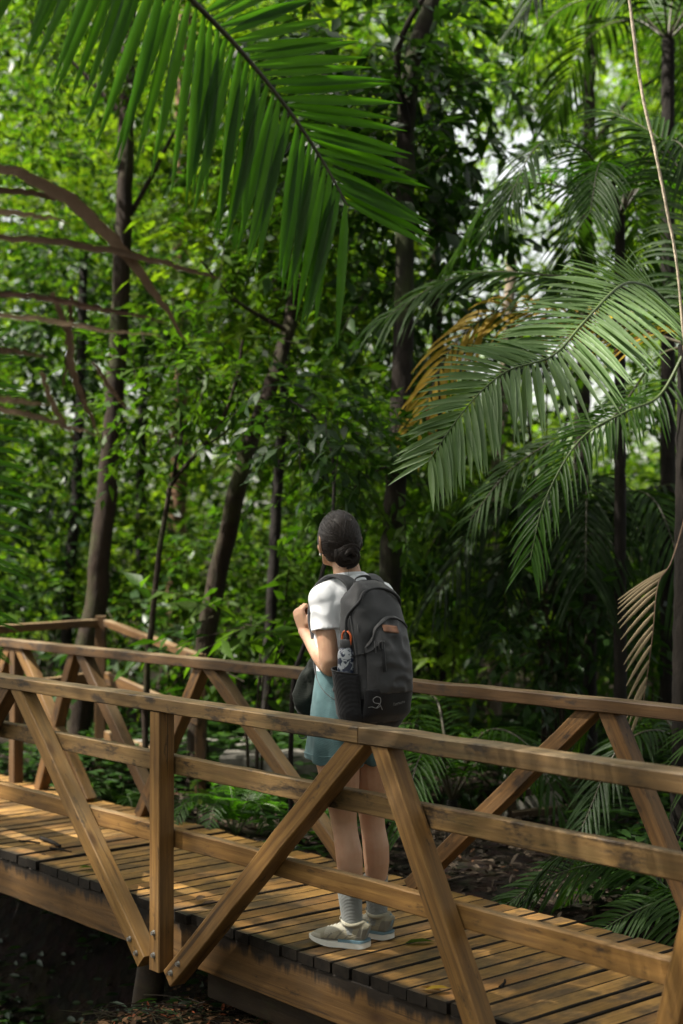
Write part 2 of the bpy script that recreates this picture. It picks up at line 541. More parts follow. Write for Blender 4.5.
def leaves(mb, P, D, N, Ln, Wd, mi=0, fine=True):
    """P base points, D directions, N normals, lengths, widths"""
    P, D, N = np.asarray(P), unit(D), np.asarray(N)
    Sd = unit(np.cross(N, D)); N = np.cross(D, Sd)
    B = LEAF if fine else KITE
    n = len(P)
    Ln = np.broadcast_to(Ln, n); Wd = np.broadcast_to(Wd, n)
    V = (P[:, None, :] + D[:, None, :] * (B[None, :, 0] * Ln[:, None])[..., None]
         + Sd[:, None, :] * (B[None, :, 1] * Wd[:, None])[..., None]
         + N[:, None, :] * (B[None, :, 2] * Ln[:, None])[..., None])
    k = len(B)
    off = (np.arange(n) * k)[:, None, None]
    base = mb.k
    mb.v.append(V.reshape(-1, 3)); mb.k += n * k
    if fine:
        q = (LQ[None] + off).reshape(-1, 4) + base
        t = (LT[None] + off).reshape(-1, 3) + base
        mb.f4.append(q); mb.m4.append(np.full(len(q), mi))
    else:
        t = (KT[None] + off).reshape(-1, 3) + base
    mb.f3.append(t); mb.m3.append(np.full(len(t), mi))

def clump_leaves(mb, centers, radii, n, size, r, aspect=.5, droop=.35, mi=0, fine=True, twigs=True, twig_mi=None):
    """leaves gathered on twigs inside ellipsoids: uneven outline with gaps"""
    centers = np.asarray(centers, float); radii = np.asarray(radii, float)
    if radii.ndim == 1: radii = np.repeat(radii[:, None], 3, 1)
    vol = radii.prod(1); vol = vol / vol.sum()
    per = 9
    nt_ = max(1, n // per)
    ci = r.choice(len(centers), nt_, p=vol)
    d = unit(r.normal(size=(nt_, 3)))
    rr = r.uniform(.15, 1, nt_) ** .45
    # carve noise gaps
    C = centers[ci] + d * radii[ci] * rr[:, None]
    keep = np.array([mnoise.noise(Vector(c) * 1.1) > -.22 for c in C])
    C, d = C[keep], d[keep]
    td = unit(d * .8 + r.normal(size=C.shape) * .7 + np.array((0, 0, -.1)))
    nt2 = len(C)
    tl = size * r.uniform(2.2, 4.2, nt2)
    t = np.tile(np.linspace(.1, 1, per), nt2) + r.normal(0, .04, nt2 * per)
    idx = np.repeat(np.arange(nt2), per)
    B = C[idx] + td[idx] * (t * tl[idx])[:, None]
    B[:, 2] -= (t ** 2) * tl[idx] * .18
    side = unit(np.cross(td[idx], np.array((0, 0, 1.)) + r.normal(0, .15, (len(idx), 3))))
    sg = np.where(np.arange(len(idx)) % 2 == 0, 1., -1.)[:, None]
    D = unit(td[idx] * .55 + side * sg * .8 + r.normal(0, .28, B.shape) - np.array((0, 0, droop)))
    Nn = unit(np.array((0, 0, 1.)) + r.normal(0, .5, B.shape))
    Ln = size * r.uniform(.65, 1.25, len(B))
    leaves(mb, B, D, Nn, Ln, Ln * aspect, mi, fine)
    if twigs:
        tm = mi if twig_mi is None else twig_mi
        for k in range(nt2):
            e = C[k] + td[k] * tl[k]; e[2] -= tl[k] * .18
            m_ = (C[k] + e) / 2 + np.array((0, 0, tl[k] * .05))
            w = size * .03
            s = unit(np.cross(td[k], (0, 0, 1.)))* w
            u = np.array((0, 0, w))
            V = np.array([C[k] - s, C[k] + s, C[k] + u, m_ - s * .8, m_ + s * .8, m_ + u * .8, e])
            mb.add(V, [(0, 1, 4, 3), (1, 2, 5, 4), (2, 0, 3, 5)], tm)
            mb.add(V, [(3, 4, 6), (4, 5, 6), (5, 3, 6)], tm)

def frond(name, pts, mats, parent, nl=40, length=.42, width=.03, normal=(0, -.4, .9), ang=(62, 35), droop=.25, start=.12, prof=None,
          rr=(.009, .002), r=None, upt=.12, skip=0.0, lr=(1, 1), jitter=.06, curl=0.0):
    """feather palm frond: arching midrib with folded, drooping leaflets on both sides"""
    r = r or rng
    P = catmull(pts, 48)
    seg = np.linalg.norm(np.diff(P, axis=0), axis=1); s = np.concatenate([[0], np.cumsum(seg)]); s /= s[-1]
    mb = MB()
    tube(mb, P, [rr[0], rr[1]], 6, mi=1)
    T = unit(np.gradient(P, axis=0))
    up = np.array(normal, float)
    nseg = 6
    for side in (-1, 1):
        for i in range(nl):
            if r.random() < skip: continue
            u = start + (1 - start) * (i + .5 + r.normal(0, .12)) / nl
            u = min(max(u, 0), 1)
            p = np.array([np.interp(u, s, P[:, k]) for k in range(3)])
            t = unit(np.array([np.interp(u, s, T[:, k]) for k in range(3)]))
            sd = unit(np.cross(t, up)) * side
            nn = unit(np.cross(sd, t)) * side
            a = R(ang[0] + (ang[1] - ang[0]) * (u - start) / (1 - start) + r.normal(0, 3))
            pf = prof(u) if prof else (.55 + .45 * math.sin(math.pi * min(1, (u - start) / (1 - start) * .75 + .18)))
            L = length * pf * r.uniform(.93, 1.05) * lr[0 if side < 0 else 1]
            d = unit(t * math.cos(a) + sd * math.sin(a) + nn * upt + r.normal(0, jitter, 3))
            w = width * (.75 + .25 * pf) * r.uniform(.85, 1.1)
            q = np.linspace(0, 1, nseg)
            C = p + np.outer(q * L, d)
            dr = droop * L * r.uniform(.75, 1.25)
            C[:, 2] -= dr * q ** 2.2
            C += np.outer(curl * L * q ** 2, t)
            tt = unit(np.gradient(C, axis=0))
            bs = unit(np.cross(tt, nn))
            fn = np.cross(bs, tt)
            ww = w * np.array([.28, .85, 1.0, .86, .52, .03])
            fold = .28
            A = C + bs * (ww / 2)[:, None] - fn * (ww * fold * .5)[:, None] * 0
            Bm = C - fn * (ww * fold)[:, None] * -0 - fn * (ww * fold)[:, None]
            Cc = C - bs * (ww / 2)[:, None]
            V = np.concatenate([A, Bm, Cc])
            k = np.arange(nseg - 1)
            F = np.concatenate([np.stack([k, k + 1, nseg + k + 1, nseg + k], 1), np.stack([nseg + k, nseg + k + 1, 2 * nseg + k + 1, 2 * nseg + k], 1)])
            mb.add(V, F, 0)
    return mb.build(name, mats, parent)

def remeshed(mb, name, voxel, mats, parent=None, smooth_it=4, disp=None, sub=False):
    """union the collected pieces into one continuous surface"""
    me = mb.mesh(name + '_raw', mats)
    o = bpy.data.objects.new(name + '_raw', me)
    COL.objects.link(o)
    m = o.modifiers.new('r', 'REMESH'); m.mode = 'VOXEL'; m.voxel_size = voxel; m.use_smooth_shade = True
    if smooth_it:
        m2 = o.modifiers.new('s', 'SMOOTH'); m2.iterations = smooth_it; m2.factor = .5
    dg = bpy.context.evaluated_depsgraph_get()
    me2 = bpy.data.meshes.new_from_object(o.evaluated_get(dg))
    bpy.data.objects.remove(o); bpy.data.meshes.remove(me)
    me2.name = name
    if disp is not None:
        n = len(me2.vertices)
        co = np.zeros(n * 3, np.float32); no = np.zeros(n * 3, np.float32)
        me2.vertices.foreach_get('co', co); me2.vertices.foreach_get('normal', no)
        co = disp(co.reshape(-1, 3).astype(float), no.reshape(-1, 3).astype(float))
        me2.vertices.foreach_set('co', co.astype(np.float32).ravel())
        me2.update()
    me2.materials.clear()
    for m_ in (mats if isinstance(mats, (list, tuple)) else [mats]):
        me2.materials.append(m_)
    me2.polygons.foreach_set('use_smooth', np.ones(len(me2.polygons), bool))
    return put(bpy.data.objects.new(name, me2), parent)

def fb(p, s, o=0.0):
    return mnoise.noise(Vector((p[0] * s + o, p[1] * s, p[2] * s)))
# ------------------------------------------------------------------ ground
YAW = R(40.423)
dv = Vector((-math.sin(YAW), math.cos(YAW), 0)); nv = Vector((math.cos(YAW), math.sin(YAW), 0))
def un(u, n, z=0.0):
    return dv * u + nv * n + Vector((0, 0, z))
def ground_z(x, y):
    n = x * nv.x + y * nv.y; u = x * dv.x + y * dv.y
    def sm(a, b, t):
        t = min(max((t - a) / (b - a), 0), 1); return t * t * (3 - 2 * t)
    z = -.42 + .26 * sm(4.15, 4.9, n)                       # far bank a little below the deck
    z -= .75 * sm(5.0, 6.2, u) * (1 - sm(3.9, 4.7, n))     # the gully deepens to the left
    z += .1 * mnoise.noise(Vector((x * .7, y * .7, 0))) + .04 * mnoise.noise(Vector((x * 2.3, y * 2.3, 3)))
    r = math.hypot(x, y)
    z += .012 * max(0, r - 14) * (1 if r < 200 else 0) + (2.2 if r >= 200 else 0)
    return z
gx = np.concatenate([-np.geomspace(900, 8.5, 26), np.linspace(-8, 10, 121), np.geomspace(10.5, 900, 26)])
gy = np.concatenate([-np.geomspace(900, 5.5, 20), np.linspace(-5, 18, 154), np.geomspace(18.5, 900, 26)])
GV = [(x, y, ground_z(x, y)) for y in gy for x in gx]
nx_ = len(gx)
GF = [(j * nx_ + i, j * nx_ + i + 1, (j + 1) * nx_ + i + 1, (j + 1) * nx_ + i) for j in range(len(gy) - 1) for i in range(nx_ - 1)]
g = MB(); g.add(GV, GF)
ground = g.build('ground', M['ground'])
tag(ground, 'dark leaf strewn forest floor under and beyond the footbridge', 'ground', kind='structure')

# ------------------------------------------------------------------ footbridge
U0, N0 = 5.0, 3.93
bridge = thing('wooden_footbridge', 'weathered timber footbridge with slatted deck and diagonal braced railings, the hiker standing on it', 'footbridge',
               un(U0, N0, 0), math.atan2(-dv.y, -dv.x))
def bl(u, n, z):                    # bridge-local point
    return Vector((U0 - u, n - N0, z))
UA, UB = 1.2, 9.6                   # right and left end of the span
# deck: planks laid across
pk = MB()
u = UA; i = 0
pr = np.random.default_rng(11)
while u < UB:
    w = .091 + pr.normal(0, .003)
    a = 3.372 + pr.normal(0, .006); b = 4.492 + pr.normal(0, .008)
    z = -.021 + pr.normal(0, .0018)
    V, F, T = chamfer_box(b - a, w, .04, .0045, .28, .0012, seed=100 + i)
    # local X of the box -> across the bridge
    V2 = np.stack([U0 - u - w / 2 - V[:, 1] + (V[:, 0] - .55) * pr.normal(0, .0025), V[:, 0] + a - N0, V[:, 2] + z], 1)
    top_ = (np.arange(len(F)) % 8) == 4
    k = pk.k; pk.add(V2, F[top_]); pk.f4.append(F[~top_] + k); pk.m4.append(np.ones((~top_).sum(), int))
    pk.f3.append(T + k); pk.m3.append(np.ones(len(T), int))
    u += w + max(.005, pr.normal(.0085, .002)); i += 1
deck = pk.build('deck', [M['planks'], M['plank_edge']], bridge, smooth=False)
deck['label'] = 'slatted deck of worn ochre planks'

cutv = None
def bridge_timber(name, a, b, w, h, mat, up=(0, 0, 1)):
    return timber(name, bl(*a), bl(*b), w, h, M[mat], bridge, up)
# bearers below the planks
bridge_timber('side_beam', (UB, 3.42, -.132), (UA, 3.42, -.132), .075, .175, 'timber_beam')
bridge_timber('side_beam', (UB, 4.43, -.132), (UA, 4.43, -.132), .075, .175, 'timber_beam')
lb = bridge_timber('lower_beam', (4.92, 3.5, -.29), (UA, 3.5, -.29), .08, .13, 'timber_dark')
# rails
nr = bridge_timber('top_rail', (3.715, 3.287, .8645), (UA, 3.287, .8645), .095, .058, 'timber_rail')
nr2 = bridge_timber('top_rail', (UB, 3.287, .8645), (3.72, 3.287, .8645), .095, .058, 'timber_rail')
bridge_timber('middle_rail', (UB, 3.349, .612), (UA, 3.349, .612), .04, .078, 'timber_rail')
bridge_timber('lower_rail', (UB, 3.349, .31), (UA, 3.349, .31), .04, .075, 'timber')
bridge_timber('top_rail', (UB + .3, 4.407, .897), (UA, 4.407, .897), .09, .052, 'timber_red')
bridge_timber('middle_rail', (UB + .3, 4.36, .60), (8.45, 4.36, .60), .04, .075, 'timber_red')

def bolt(parent, loc):
    mb = MB()
    tube(mb, [(0, 0, 0), (0, .004, 0)], [.012, .012], 14)
    tube(mb, [(0, -.009, 0), (0, 0, 0)], [.0085, .0085], 6)
    o = mb.build('bolt', M['steel'], parent, smooth=False)
    # parent's matrix is applied: place at bridge-local loc with upright axes
    o.matrix_basis = parent.matrix_basis.inverted() @ Matrix.Translation(loc)
    return o
def brace(ut, ub, n, zt, zb, mat, w=.075, bolts=True, up=None):
    a, b = bl(ub, n, zb), bl(ut, n, zt)
    o = timber('brace', a, b, w, w, M[mat], bridge, (0, 1, 0), cuts=(None, (0, 0, 1)))
    if bolts:
        x = (b - a).normalized()
        for dd in (.045, .115):
            p = a + x * dd + Vector((0, -w / 2 - .003, 0))
            bolt(o, p)
    return o
NN = 3.2835
# near railing: post flanked by braces, then the next bay
ZT = .8345
p_ = timber('post', bl(5.0, NN, -.225), bl(5.0, NN, ZT), .075, .075, M['timber'], bridge, (0, 1, 0))
for zz in (-.16, -.07):
    bolt(p_, bl(5.0, NN - .0405, zz))
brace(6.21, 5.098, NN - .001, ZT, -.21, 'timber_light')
brace(3.745, 4.905, NN + .001, ZT, -.235, 'timber')
brace(3.625, 3.06, NN, ZT, -.22, 'timber')
brace(2.25, 2.56, NN, ZT, -.24, 'timber')
p2 = timber('post', bl(2.1, NN, -.225), bl(2.1, NN, ZT), .075, .075, M['timber'], bridge, (0, 1, 0))
brace(6.33, 7.45, NN, ZT, -.21, 'timber_red')
timber('post', bl(7.55, NN, -.225), bl(7.55, NN, ZT), .075, .075, M['timber'], bridge, (0, 1, 0))
brace(8.7, 7.66, NN, ZT, -.21, 'timber')
# far railing: braces only, apex under the rail
NF = 4.5345
NF = 4.415
ZF, ZB = .8705, .002
def fbrace(ut, ub, mat='timber_red', zb=ZB):
    brace(ut, ub, NF, ZF, zb, mat, .07, bolts=False)
fbrace(3.66, 4.69); fbrace(3.565, 3.10)
fbrace(6.235, 5.10, 'timber'); fbrace(6.33, 6.93)
fbrace(7.58, 6.72); fbrace(7.68, 8.1)
fbrace(8.36, 7.5, 'timber'); fbrace(8.5, 9.1)
timber('post', bl(8.43, NF, .002), bl(8.43, NF, ZF), .07, .07, M['timber_red'], bridge, (0, 1, 0))
fbrace(2.55, 2.9)
# piles
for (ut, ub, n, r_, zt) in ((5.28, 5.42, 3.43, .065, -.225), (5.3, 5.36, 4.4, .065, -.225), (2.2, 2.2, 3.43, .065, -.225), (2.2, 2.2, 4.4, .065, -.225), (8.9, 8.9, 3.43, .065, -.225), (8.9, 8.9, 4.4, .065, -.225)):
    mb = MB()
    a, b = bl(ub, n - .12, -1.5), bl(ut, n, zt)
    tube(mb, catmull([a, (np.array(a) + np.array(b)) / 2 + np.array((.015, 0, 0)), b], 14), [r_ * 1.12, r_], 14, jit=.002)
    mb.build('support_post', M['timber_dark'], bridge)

# ------------------------------------------------------------------ trail railing beyond the bridge
tr = thing('trail_railing', 'brown timber trail railing with one tall post, turning beyond the far end of the footbridge', 'railing', W(101, 770, 10.5))
tr_o = Vector(tr.location)
def tw(name, a, b, w, h, mat='timber_red'):
    return timber(name, Vector(a) - tr_o, Vector(b) - tr_o, w, h, M[mat], tr, (0, 1, 0) if name == 'post' else (0, 0, 1))
cpt = W(101, 620, 10.5)
tw('post', (cpt.x, cpt.y, ground_z(cpt.x, cpt.y) - .1), (cpt.x, cpt.y, cpt.z + .03), .075, .075)
lpt = W(-12, 630, 9.7); rpt = W(200, 658, 9.5)
tw('top_rail', cpt + Vector((-.04, -.04, -.02)), lpt, .07, .055)
tw('top_rail', cpt + Vector((.05, -.04, -.02)), rpt, .06, .05)
tw('middle_rail', cpt + Vector((-.04, -.04, -.42)), lpt + Vector((0, 0, -.42)), .04, .09)
tw('middle_rail', cpt + Vector((.05, -.04, -.42)), rpt + Vector((0, 0, -.4)), .04, .09)
tw('lower_rail', cpt + Vector((.05, -.04, -.85)), rpt + Vector((0, 0, -.75)), .04, .09)
for q in (rpt, lpt):
    tw('post', (q.x, q.y + .05, ground_z(q.x, q.y) - .1), (q.x, q.y + .05, q.z + .02), .07, .07)

# pale stone steps of the trail, half hidden in the shade
def slab(name, label, cat, px, py, Y, w, d, h, rz=0., group=None):
    c = W(px, py, Y)
    V, F, T = chamfer_box(w, d, h, .02, .1, .006, seed=int(px))
    mb = MB(); V = V - np.array((w / 2, 0, 0)); mb.add(V, F); mb.add(V, T)
    o = mb.build(name, M['concrete'], None, smooth=False)
    o.location = c; o.rotation_euler = (0, 0, rz)
    return tag(o, label, cat, group)
slab('trail_kerb', 'low mossy concrete kerb in the shade behind the bridge, below the leaning trunk', 'kerb', 195, 758, 10.6, 1.1, .3, .26, R(8))
slab('trail_kerb', 'pale concrete kerb at the bank, seen between the far rail and the hiker', 'kerb', 275, 770, 9.6, .7, .3, .22, R(-5))
slab('concrete_block', 'pale concrete block standing behind a dark wooden rail under the palms', 'block', 533, 800, 9.4, .38, .25, .46, R(-12))
bpy.data.objects['concrete_block'].data.materials[0] = M['concrete_pale']
dr = thing('low_rail', 'dark low wooden rail in front of the pale concrete block', 'railing', W(510, 835, 9.1))
do = Vector(dr.location)
for nm, a, b in (('post', W(512, 835, 9.1), W(512, 772, 9.1)), ('rail', W(512, 795, 9.06), W(572, 782, 9.06)), ('rail', W(512, 815, 9.06), W(572, 808, 9.06)), ('post', W(574, 835, 9.1), W(574, 772, 9.1))):
    timber(nm, a - do, b - do, .055, .05, M['timber_dark'], dr, (0, 1, 0) if nm == 'post' else (0, 0, 1))
# ------------------------------------------------------------------ hiker
def skin_mat():
    t = NT('skin')
    tc = t.n('TexCoord').outputs['Object']
    a = t.noise(tc, 14, 4); b = t.noise(tc, 55, 3)
    c = t.mix(t.maprange(a, .3, .7), (.46, .26, .16), (.54, .33, .215))
    c = t.mix(t.math('MULTIPLY', t.maprange(b, .5, .7), .25), c, (.48, .22, .14))
    return t.finish(t.bsdf(Base_Color=c, Roughness=.48, Normal=t.bump(b, .12, .002),
                           **{'Subsurface_Weight': .12, 'Subsurface_Radius': (.02, .008, .004), 'Subsurface_Scale': .3, 'Specular_IOR_Level': .4}))
def cloth_mat(name, col, weave=420, rough=.85, amp=.12, bump=.25, col2=None):
    t = NT(name)
    tc = t.n('TexCoord').outputs['Object']
    w1 = t.n('TexWave', {'wave_type': 'BANDS', 'bands_direction': 'DIAGONAL'}, Vector=tc, Scale=weave / 6, Distortion=1.5).outputs['Fac']
    nz = t.noise(tc, 25, 5)
    c = t.mix(t.maprange(nz, .3, .7), tuple(x * (1 - amp) for x in col), tuple(min(1, x * (1 + amp)) for x in col))
    if col2:
        c = t.mix(t.maprange(t.noise(tc, 6, 3), .4, .65), c, col2)
    b = t.bump(t.math('ADD', t.math('MULTIPLY', w1, .3), nz), bump, .003)
    return t.finish(t.bsdf(Base_Color=c, Roughness=rough, Normal=b, **{'Specular_IOR_Level': .25, 'Sheen_Weight': .15}))
M['skin'] = skin_mat()
M['shirt'] = cloth_mat('white_cotton', (.72, .73, .75), amp=.02, bump=.12)
M['shorts'] = cloth_mat('teal_cotton', (.085, .16, .17), amp=.18, bump=.35)
M['sock'] = cloth_mat('grey_sock', (.2, .21, .2), 300, bump=.6)
M['shoe'] = cloth_mat('beige_mesh', (.27, .25, .18), 500, amp=.1, bump=.4)
M['shoe_dark'] = cloth_mat('taupe_overlay', (.17, .16, .13), 500, amp=.1, bump=.4)
M['shoe_light'] = cloth_mat('pale_suede_overlay', (.36, .34, .27), 300, amp=.08, bump=.3)
M['sole'] = simple_mat('white_foam_sole', (.62, .62, .57), .6, 30, .08)
M['sole_blue'] = simple_mat('blue_grey_foam', (.13, .22, .27), .55, 30, .1)
M['hair'] = None
def hair_mat():
    t = NT('dark_hair')
    tc = t.n('TexCoord').outputs['Object']
    rnd = t.n('NewGeometry').outputs['Random Per Island']
    nz = t.noise(tc, 60, 4)
    c = t.mix(nz, (.006, .004, .003), (.018, .011, .008))
    c = t.mix(t.math('MULTIPLY', rnd, .35), c, (.03, .018, .012))
    return t.finish(t.bsdf(Base_Color=c, Roughness=.42, Normal=t.bump(nz, .2, .003), **{'Specular_IOR_Level': .32}))
M['hair'] = hair_mat()
M['pack'] = cloth_mat('charcoal_nylon', (0.0379, 0.0379, 0.0396), 600, .55, .12, .3)
M['pack_dark'] = cloth_mat('black_and_shade_nylon', (0.0070, 0.0070, 0.0084), 600, .55, .15, .3)
M['mesh_black'] = cloth_mat('black_mesh', (.010, .010, .012), 250, .7, .2, .6)
M['strap'] = cloth_mat('grey_padded_strap', (0.0630, 0.0630, 0.0655), 400, .7, .1, .4)
M['leather'] = simple_mat('tan_leather_patch', (.18, .085, .048), .6, 40, .15)
M['print_white'] = simple_mat('pale_print', (.26, .26, .26), .6, 40, .05)
M['olive'] = cloth_mat('dark_olive_cloth', (0.0126, 0.0168, 0.0126), 300, .8, .3, .5)
M['navy'] = cloth_mat('navy_webbing', (.014, .018, .045), 300, .7, .2, .4)
M['orange'] = simple_mat('orange_plastic', (.6, .12, .03), .4, 30, .1)
M['gold'] = simple_mat('gold', (.8, .55, .2), .25, 30, .05, 0, 10, .5, 1.0)
M['pearl'] = simple_mat('pearl', (.8, .78, .72), .2, 30, .05, 0, 10)
def bottle_mat():
    t = NT('patterned_bottle')
    tc = t.n('TexCoord').outputs['Object']
    nz = t.noise(tc, 38, 2, .5, 1.5)
    z = t.n('SeparateXYZ', Vector=tc).outputs['Z']
    f = t.maprange(nz, .52, .55)
    f = t.math('MULTIPLY', f, t.maprange(z, .10, .115, 0, 1))
    c = t.mix(f, (.012, .018, .045), (.36, .38, .41))
    return t.finish(t.bsdf(Base_Color=c, Roughness=.3))
M['bottle'] = bottle_mat()
M['dark_eye'] = simple_mat('dark_iris', (.02, .012, .008), .15, 30, .1, 0)
M['white_eye'] = simple_mat('eye_white', (.75, .73, .7), .2, 30, .03, 0)
M['lips'] = simple_mat('lips', (.45, .17, .14), .4, 60, .1, .1)

BYAW = R(40)
PB = Vector((.09, 5.515, .0))
person = thing('person', 'hiker in white t-shirt and teal shorts on the bridge, dark hair in a low bun', 'person', PB, BYAW)

HC = np.array((-.066, .078, 1.536))                 # head centre
HYAW, HPIT = R(-20), R(7)                            # turned back towards the wood, chin a little raised
RH = (Matrix.Rotation(HYAW, 3, 'Z') @ Matrix.Rotation(HPIT, 3, 'X') @ Matrix.Rotation(R(-3), 3, 'Y'))
RHn = np.array(RH)
def hp(x, y, z):                                    # head-local -> person-local
    return HC + RHn @ np.array((x, y, z))

b = MB()
def rings(mb, L, seg=20, power=None):
    """L: (cx, cy, z, rx, ry)"""
    tube(mb, [(a, c, z) for a, c, z, _, _ in L], [(rx, ry) for *_, rx, ry in L], seg, up=(0, 1, 0), power=power)
TX = -.045
# torso
rings(b, [(TX, .03, .735, .10, .075), (TX, .025, .80, .160, .108), (TX, .022, .87, .166, .114), (TX, .028, .95, .140, .098), (TX, .03, 1.03, .122, .088),
          (TX, .03, 1.12, .135, .096), (TX, .03, 1.22, .15, .104), (TX, .028, 1.30, .158, .094), (TX, .03, 1.345, .135, .076), (-.05, .034, 1.38, .085, .06),
          (-.053, .042, 1.41, .056, .052), (-.056, .05, 1.45, .05, .052), (-.06, .06, 1.50, .05, .054)])
# head
def head_fn(V):
    V = V.copy()
    z = V[:, 2]; y = V[:, 1]
    low = np.clip(-z / .11, 0, 1)
    V[:, 0] *= 1 - .30 * low ** 1.6
    V[:, 1] = np.where(y < 0, y * (1 - .28 * low), y * (1 - .02 * low))
    fl = np.clip(y / .09, 0, 1)
    V[:, 0] *= 1 - .06 * fl
    return V
ellipsoid(b, HC, (.0745, .093, .112), RHn, 28, 20, fn=head_fn)
# jaw, nose, brow, lips, ears
tube(b, [hp(-.046, .03, -.056), hp(-.028, .07, -.086), hp(0, .084, -.094), hp(.028, .07, -.086), hp(.046, .03, -.056)], [.013, .015, .016, .015, .013], 10, round_caps=True)
tube(b, [hp(0, .09, .012), hp(0, .103, -.018), hp(0, .108, -.03)], [.008, .011, .014], 10, round_caps=True)
for sx in (-1, 1):
    ellipsoid(b, hp(sx * .011, .098, -.032), (.009, .01, .008), RHn, 10, 8)
    tube(b, [hp(sx * .012, .091, .018), hp(sx * .035, .086, .022), hp(sx * .055, .068, .016)], [.008, .009, .007], 8, round_caps=True)
    ellipsoid(b, hp(sx * .045, .066, -.028), (.02, .02, .022), RHn, 10, 8)
    # ear: shell with rim and lobe
    E0 = [hp(sx * (.071 + .010 * math.sin(a)), -.004 - .016 * math.cos(a) - .006, -.012 + .030 * math.sin(a) - .004) for a in np.linspace(-1.2, 4.3, 12)]
    E0 = [hp(sx * .069, .010, -.030), hp(sx * .073, .002, -.042), hp(sx * .078, -.010, -.030), hp(sx * .083, -.022, -.006), hp(sx * .083, -.020, .016), hp(sx * .078, -.004, .024), hp(sx * .072, .008, .014)]
    tube(b, catmull(E0, 18), [.0065, .0075, .0065, .006, .0055], 8, round_caps=True)
    ellipsoid(b, hp(sx * .074, -.006, -.006), (.006, .016, .024), RHn, 10, 8)
tube(b, [hp(-.02, .09, -.060), hp(0, .096, -.058), hp(.02, .09, -.060)], [.005, .008, .005], 8, round_caps=True)
tube(b, [hp(-.018, .088, -.070), hp(0, .094, -.071), hp(.018, .088, -.070)], [.005, .008, .005], 8, round_caps=True)
# legs: hip, knee, ankle with calf
def leg(hip, knee, ank):
    hip, knee, ank = map(np.array, (hip, knee, ank))
    pts, rad = [], []
    for t, r in ((0, (.088, .092)), (.3, (.083, .088)), (.6, (.07, .075)), (.85, (.053, .058)), (1, (.048, .053))):
        pts.append(hip + (knee - hip) * t); rad.append(r)
    for t, r, back in ((.12, (.046, .050), -.004), (.3, (.050, .054), -.014), (.45, (.048, .052), -.013), (.65, (.039, .042), -.006), (.85, (.034, .037), 0), (1, (.033, .036), 0)):
        p = knee + (ank - knee) * t; p = p + np.array((0, back, 0))
        pts.append(p); rad.append(r)
    tube(b, pts, rad, 18, up=(0, 1, 0), round_caps=True)
HipL, KneeL, AnkL = (-.125, .028, .80), (-.080, .03, .465), (-.078, -.018, .085)
HipR, KneeR, AnkR = (.040, .026, .80), (.072, .042, .465), (.080, .018, .085)
leg(HipL, KneeL, AnkL); leg(HipR, KneeR, AnkR)
def foot_pts(ank, yaw):
    a = np.array(ank); d = np.array((-math.sin(yaw), math.cos(yaw), 0)); s = np.array((math.cos(yaw), math.sin(yaw), 0))
    return a, d, s
FYL, FYR = R(28), R(16)
for ank, yw in ((AnkL, FYL), (AnkR, FYR)):
    a, d, s = foot_pts(ank, yw)
    tube(b, [a + d * -.02 - (0, 0, .045), a + d * .03 - (0, 0, .042), a + d * .09 - (0, 0, .054), a + d * .125 - (0, 0, .058)], [(.024, .024), (.029, .030), (.032, .018), (.024, .010)], 12, round_caps=True)
# arms
def arm(sh, el, wr):
    sh, el, wr = map(np.array, (sh, el, wr))
    pts = [sh + (el - sh) * t for t in (0, .25, .5, .75, .93)] + [el] + [el + (wr - el) * t for t in (.1, .3, .55, .8, 1)]
    rad = [(.046, .05), (.044, .049), (.040, .044), (.037, .040), (.036, .038), (.036, .037), (.038, .038), (.039, .038), (.034, .032), (.027, .024), (.025, .021)]
    tube(b, pts, rad, 16, up=(0, 1, 0), round_caps=True)
ShL, ElL, WrL = (-.180, .03, 1.322), (-.193, -.022, 1.062), (-.136, .205, 1.186)
ShR, ElR, WrR = (.102, .03, 1.325), (.112, -.02, 1.062), (.07, .16, 1.2)
arm(ShL, ElL, WrL); arm(ShR, ElR, WrR)
# shoulders
for sh in (ShL, ShR):
    ellipsoid(b, np.array(sh) + (0, 0, -.008), (.050, .050, .05), None, 14, 10)
    tube(b, [(TX, .03, 1.36), np.array(sh) * (.55, 1, 1) + (TX * .45, 0, .012), np.array(sh) + (0, 0, .008)], [(.06, .032), (.054, .034), (.042, .042)], 14, up=(0, 1, 0))
def fist(wr, el, side, f=None):
    """relaxed fist closed round a strap: palm, four curled fingers and the thumb across them"""
    wr, el = np.array(wr), np.array(el)
    f = unit(wr - el) if f is None else unit(f)
    inn = unit(np.array((-side * 1.0, -.15, 0)) - f * np.dot((-side * 1.0, -.15, 0), f))   # curl side: towards the chest
    wd = np.cross(f, inn) * (1 if side < 0 else -1)                             # across the knuckles, thumb end up/back
    if wd[1] > 0: wd = -wd                              # index finger end faces the body / up
    palm_c = wr + f * .045
    tube(b, [wr - f * .005, wr + f * .03, wr + f * .068, wr + f * .084], [(.025, .019), (.036, .016), (.041, .016), (.038, .012)], 14, up=inn, round_caps=True)
    offs = (.029, .010, -.010, -.028); lens = (.042, .047, .044, .035); rads = (.0095, .0098, .0092, .008)
    for o_, l_, r_ in zip(offs, lens, rads):
        k = wr + f * (.083 - abs(o_) * .12) + wd * o_
        p1 = k + f * (l_ * .38) + inn * (l_ * .55)
        p2 = p1 - f * (l_ * .55) + inn * (l_ * .42)
        p3 = p2 - f * (l_ * .45) - inn * (l_ * .32)
        tube(b, [k - f * .015, k, p1, p2, p3], [r_ * 1.05, r_ * 1.1, r_, r_ * .95, r_ * .85], 8, round_caps=True)
    t0 = wr + f * .022 + wd * .03 + inn * .006
    tube(b, [t0, t0 + f * .028 + wd * .014 + inn * .016, t0 + f * .047 + inn * .034 + wd * .004, t0 + f * .046 + inn * .05 - wd * .02], [.014, .0125, .011, .009], 8, round_caps=True)
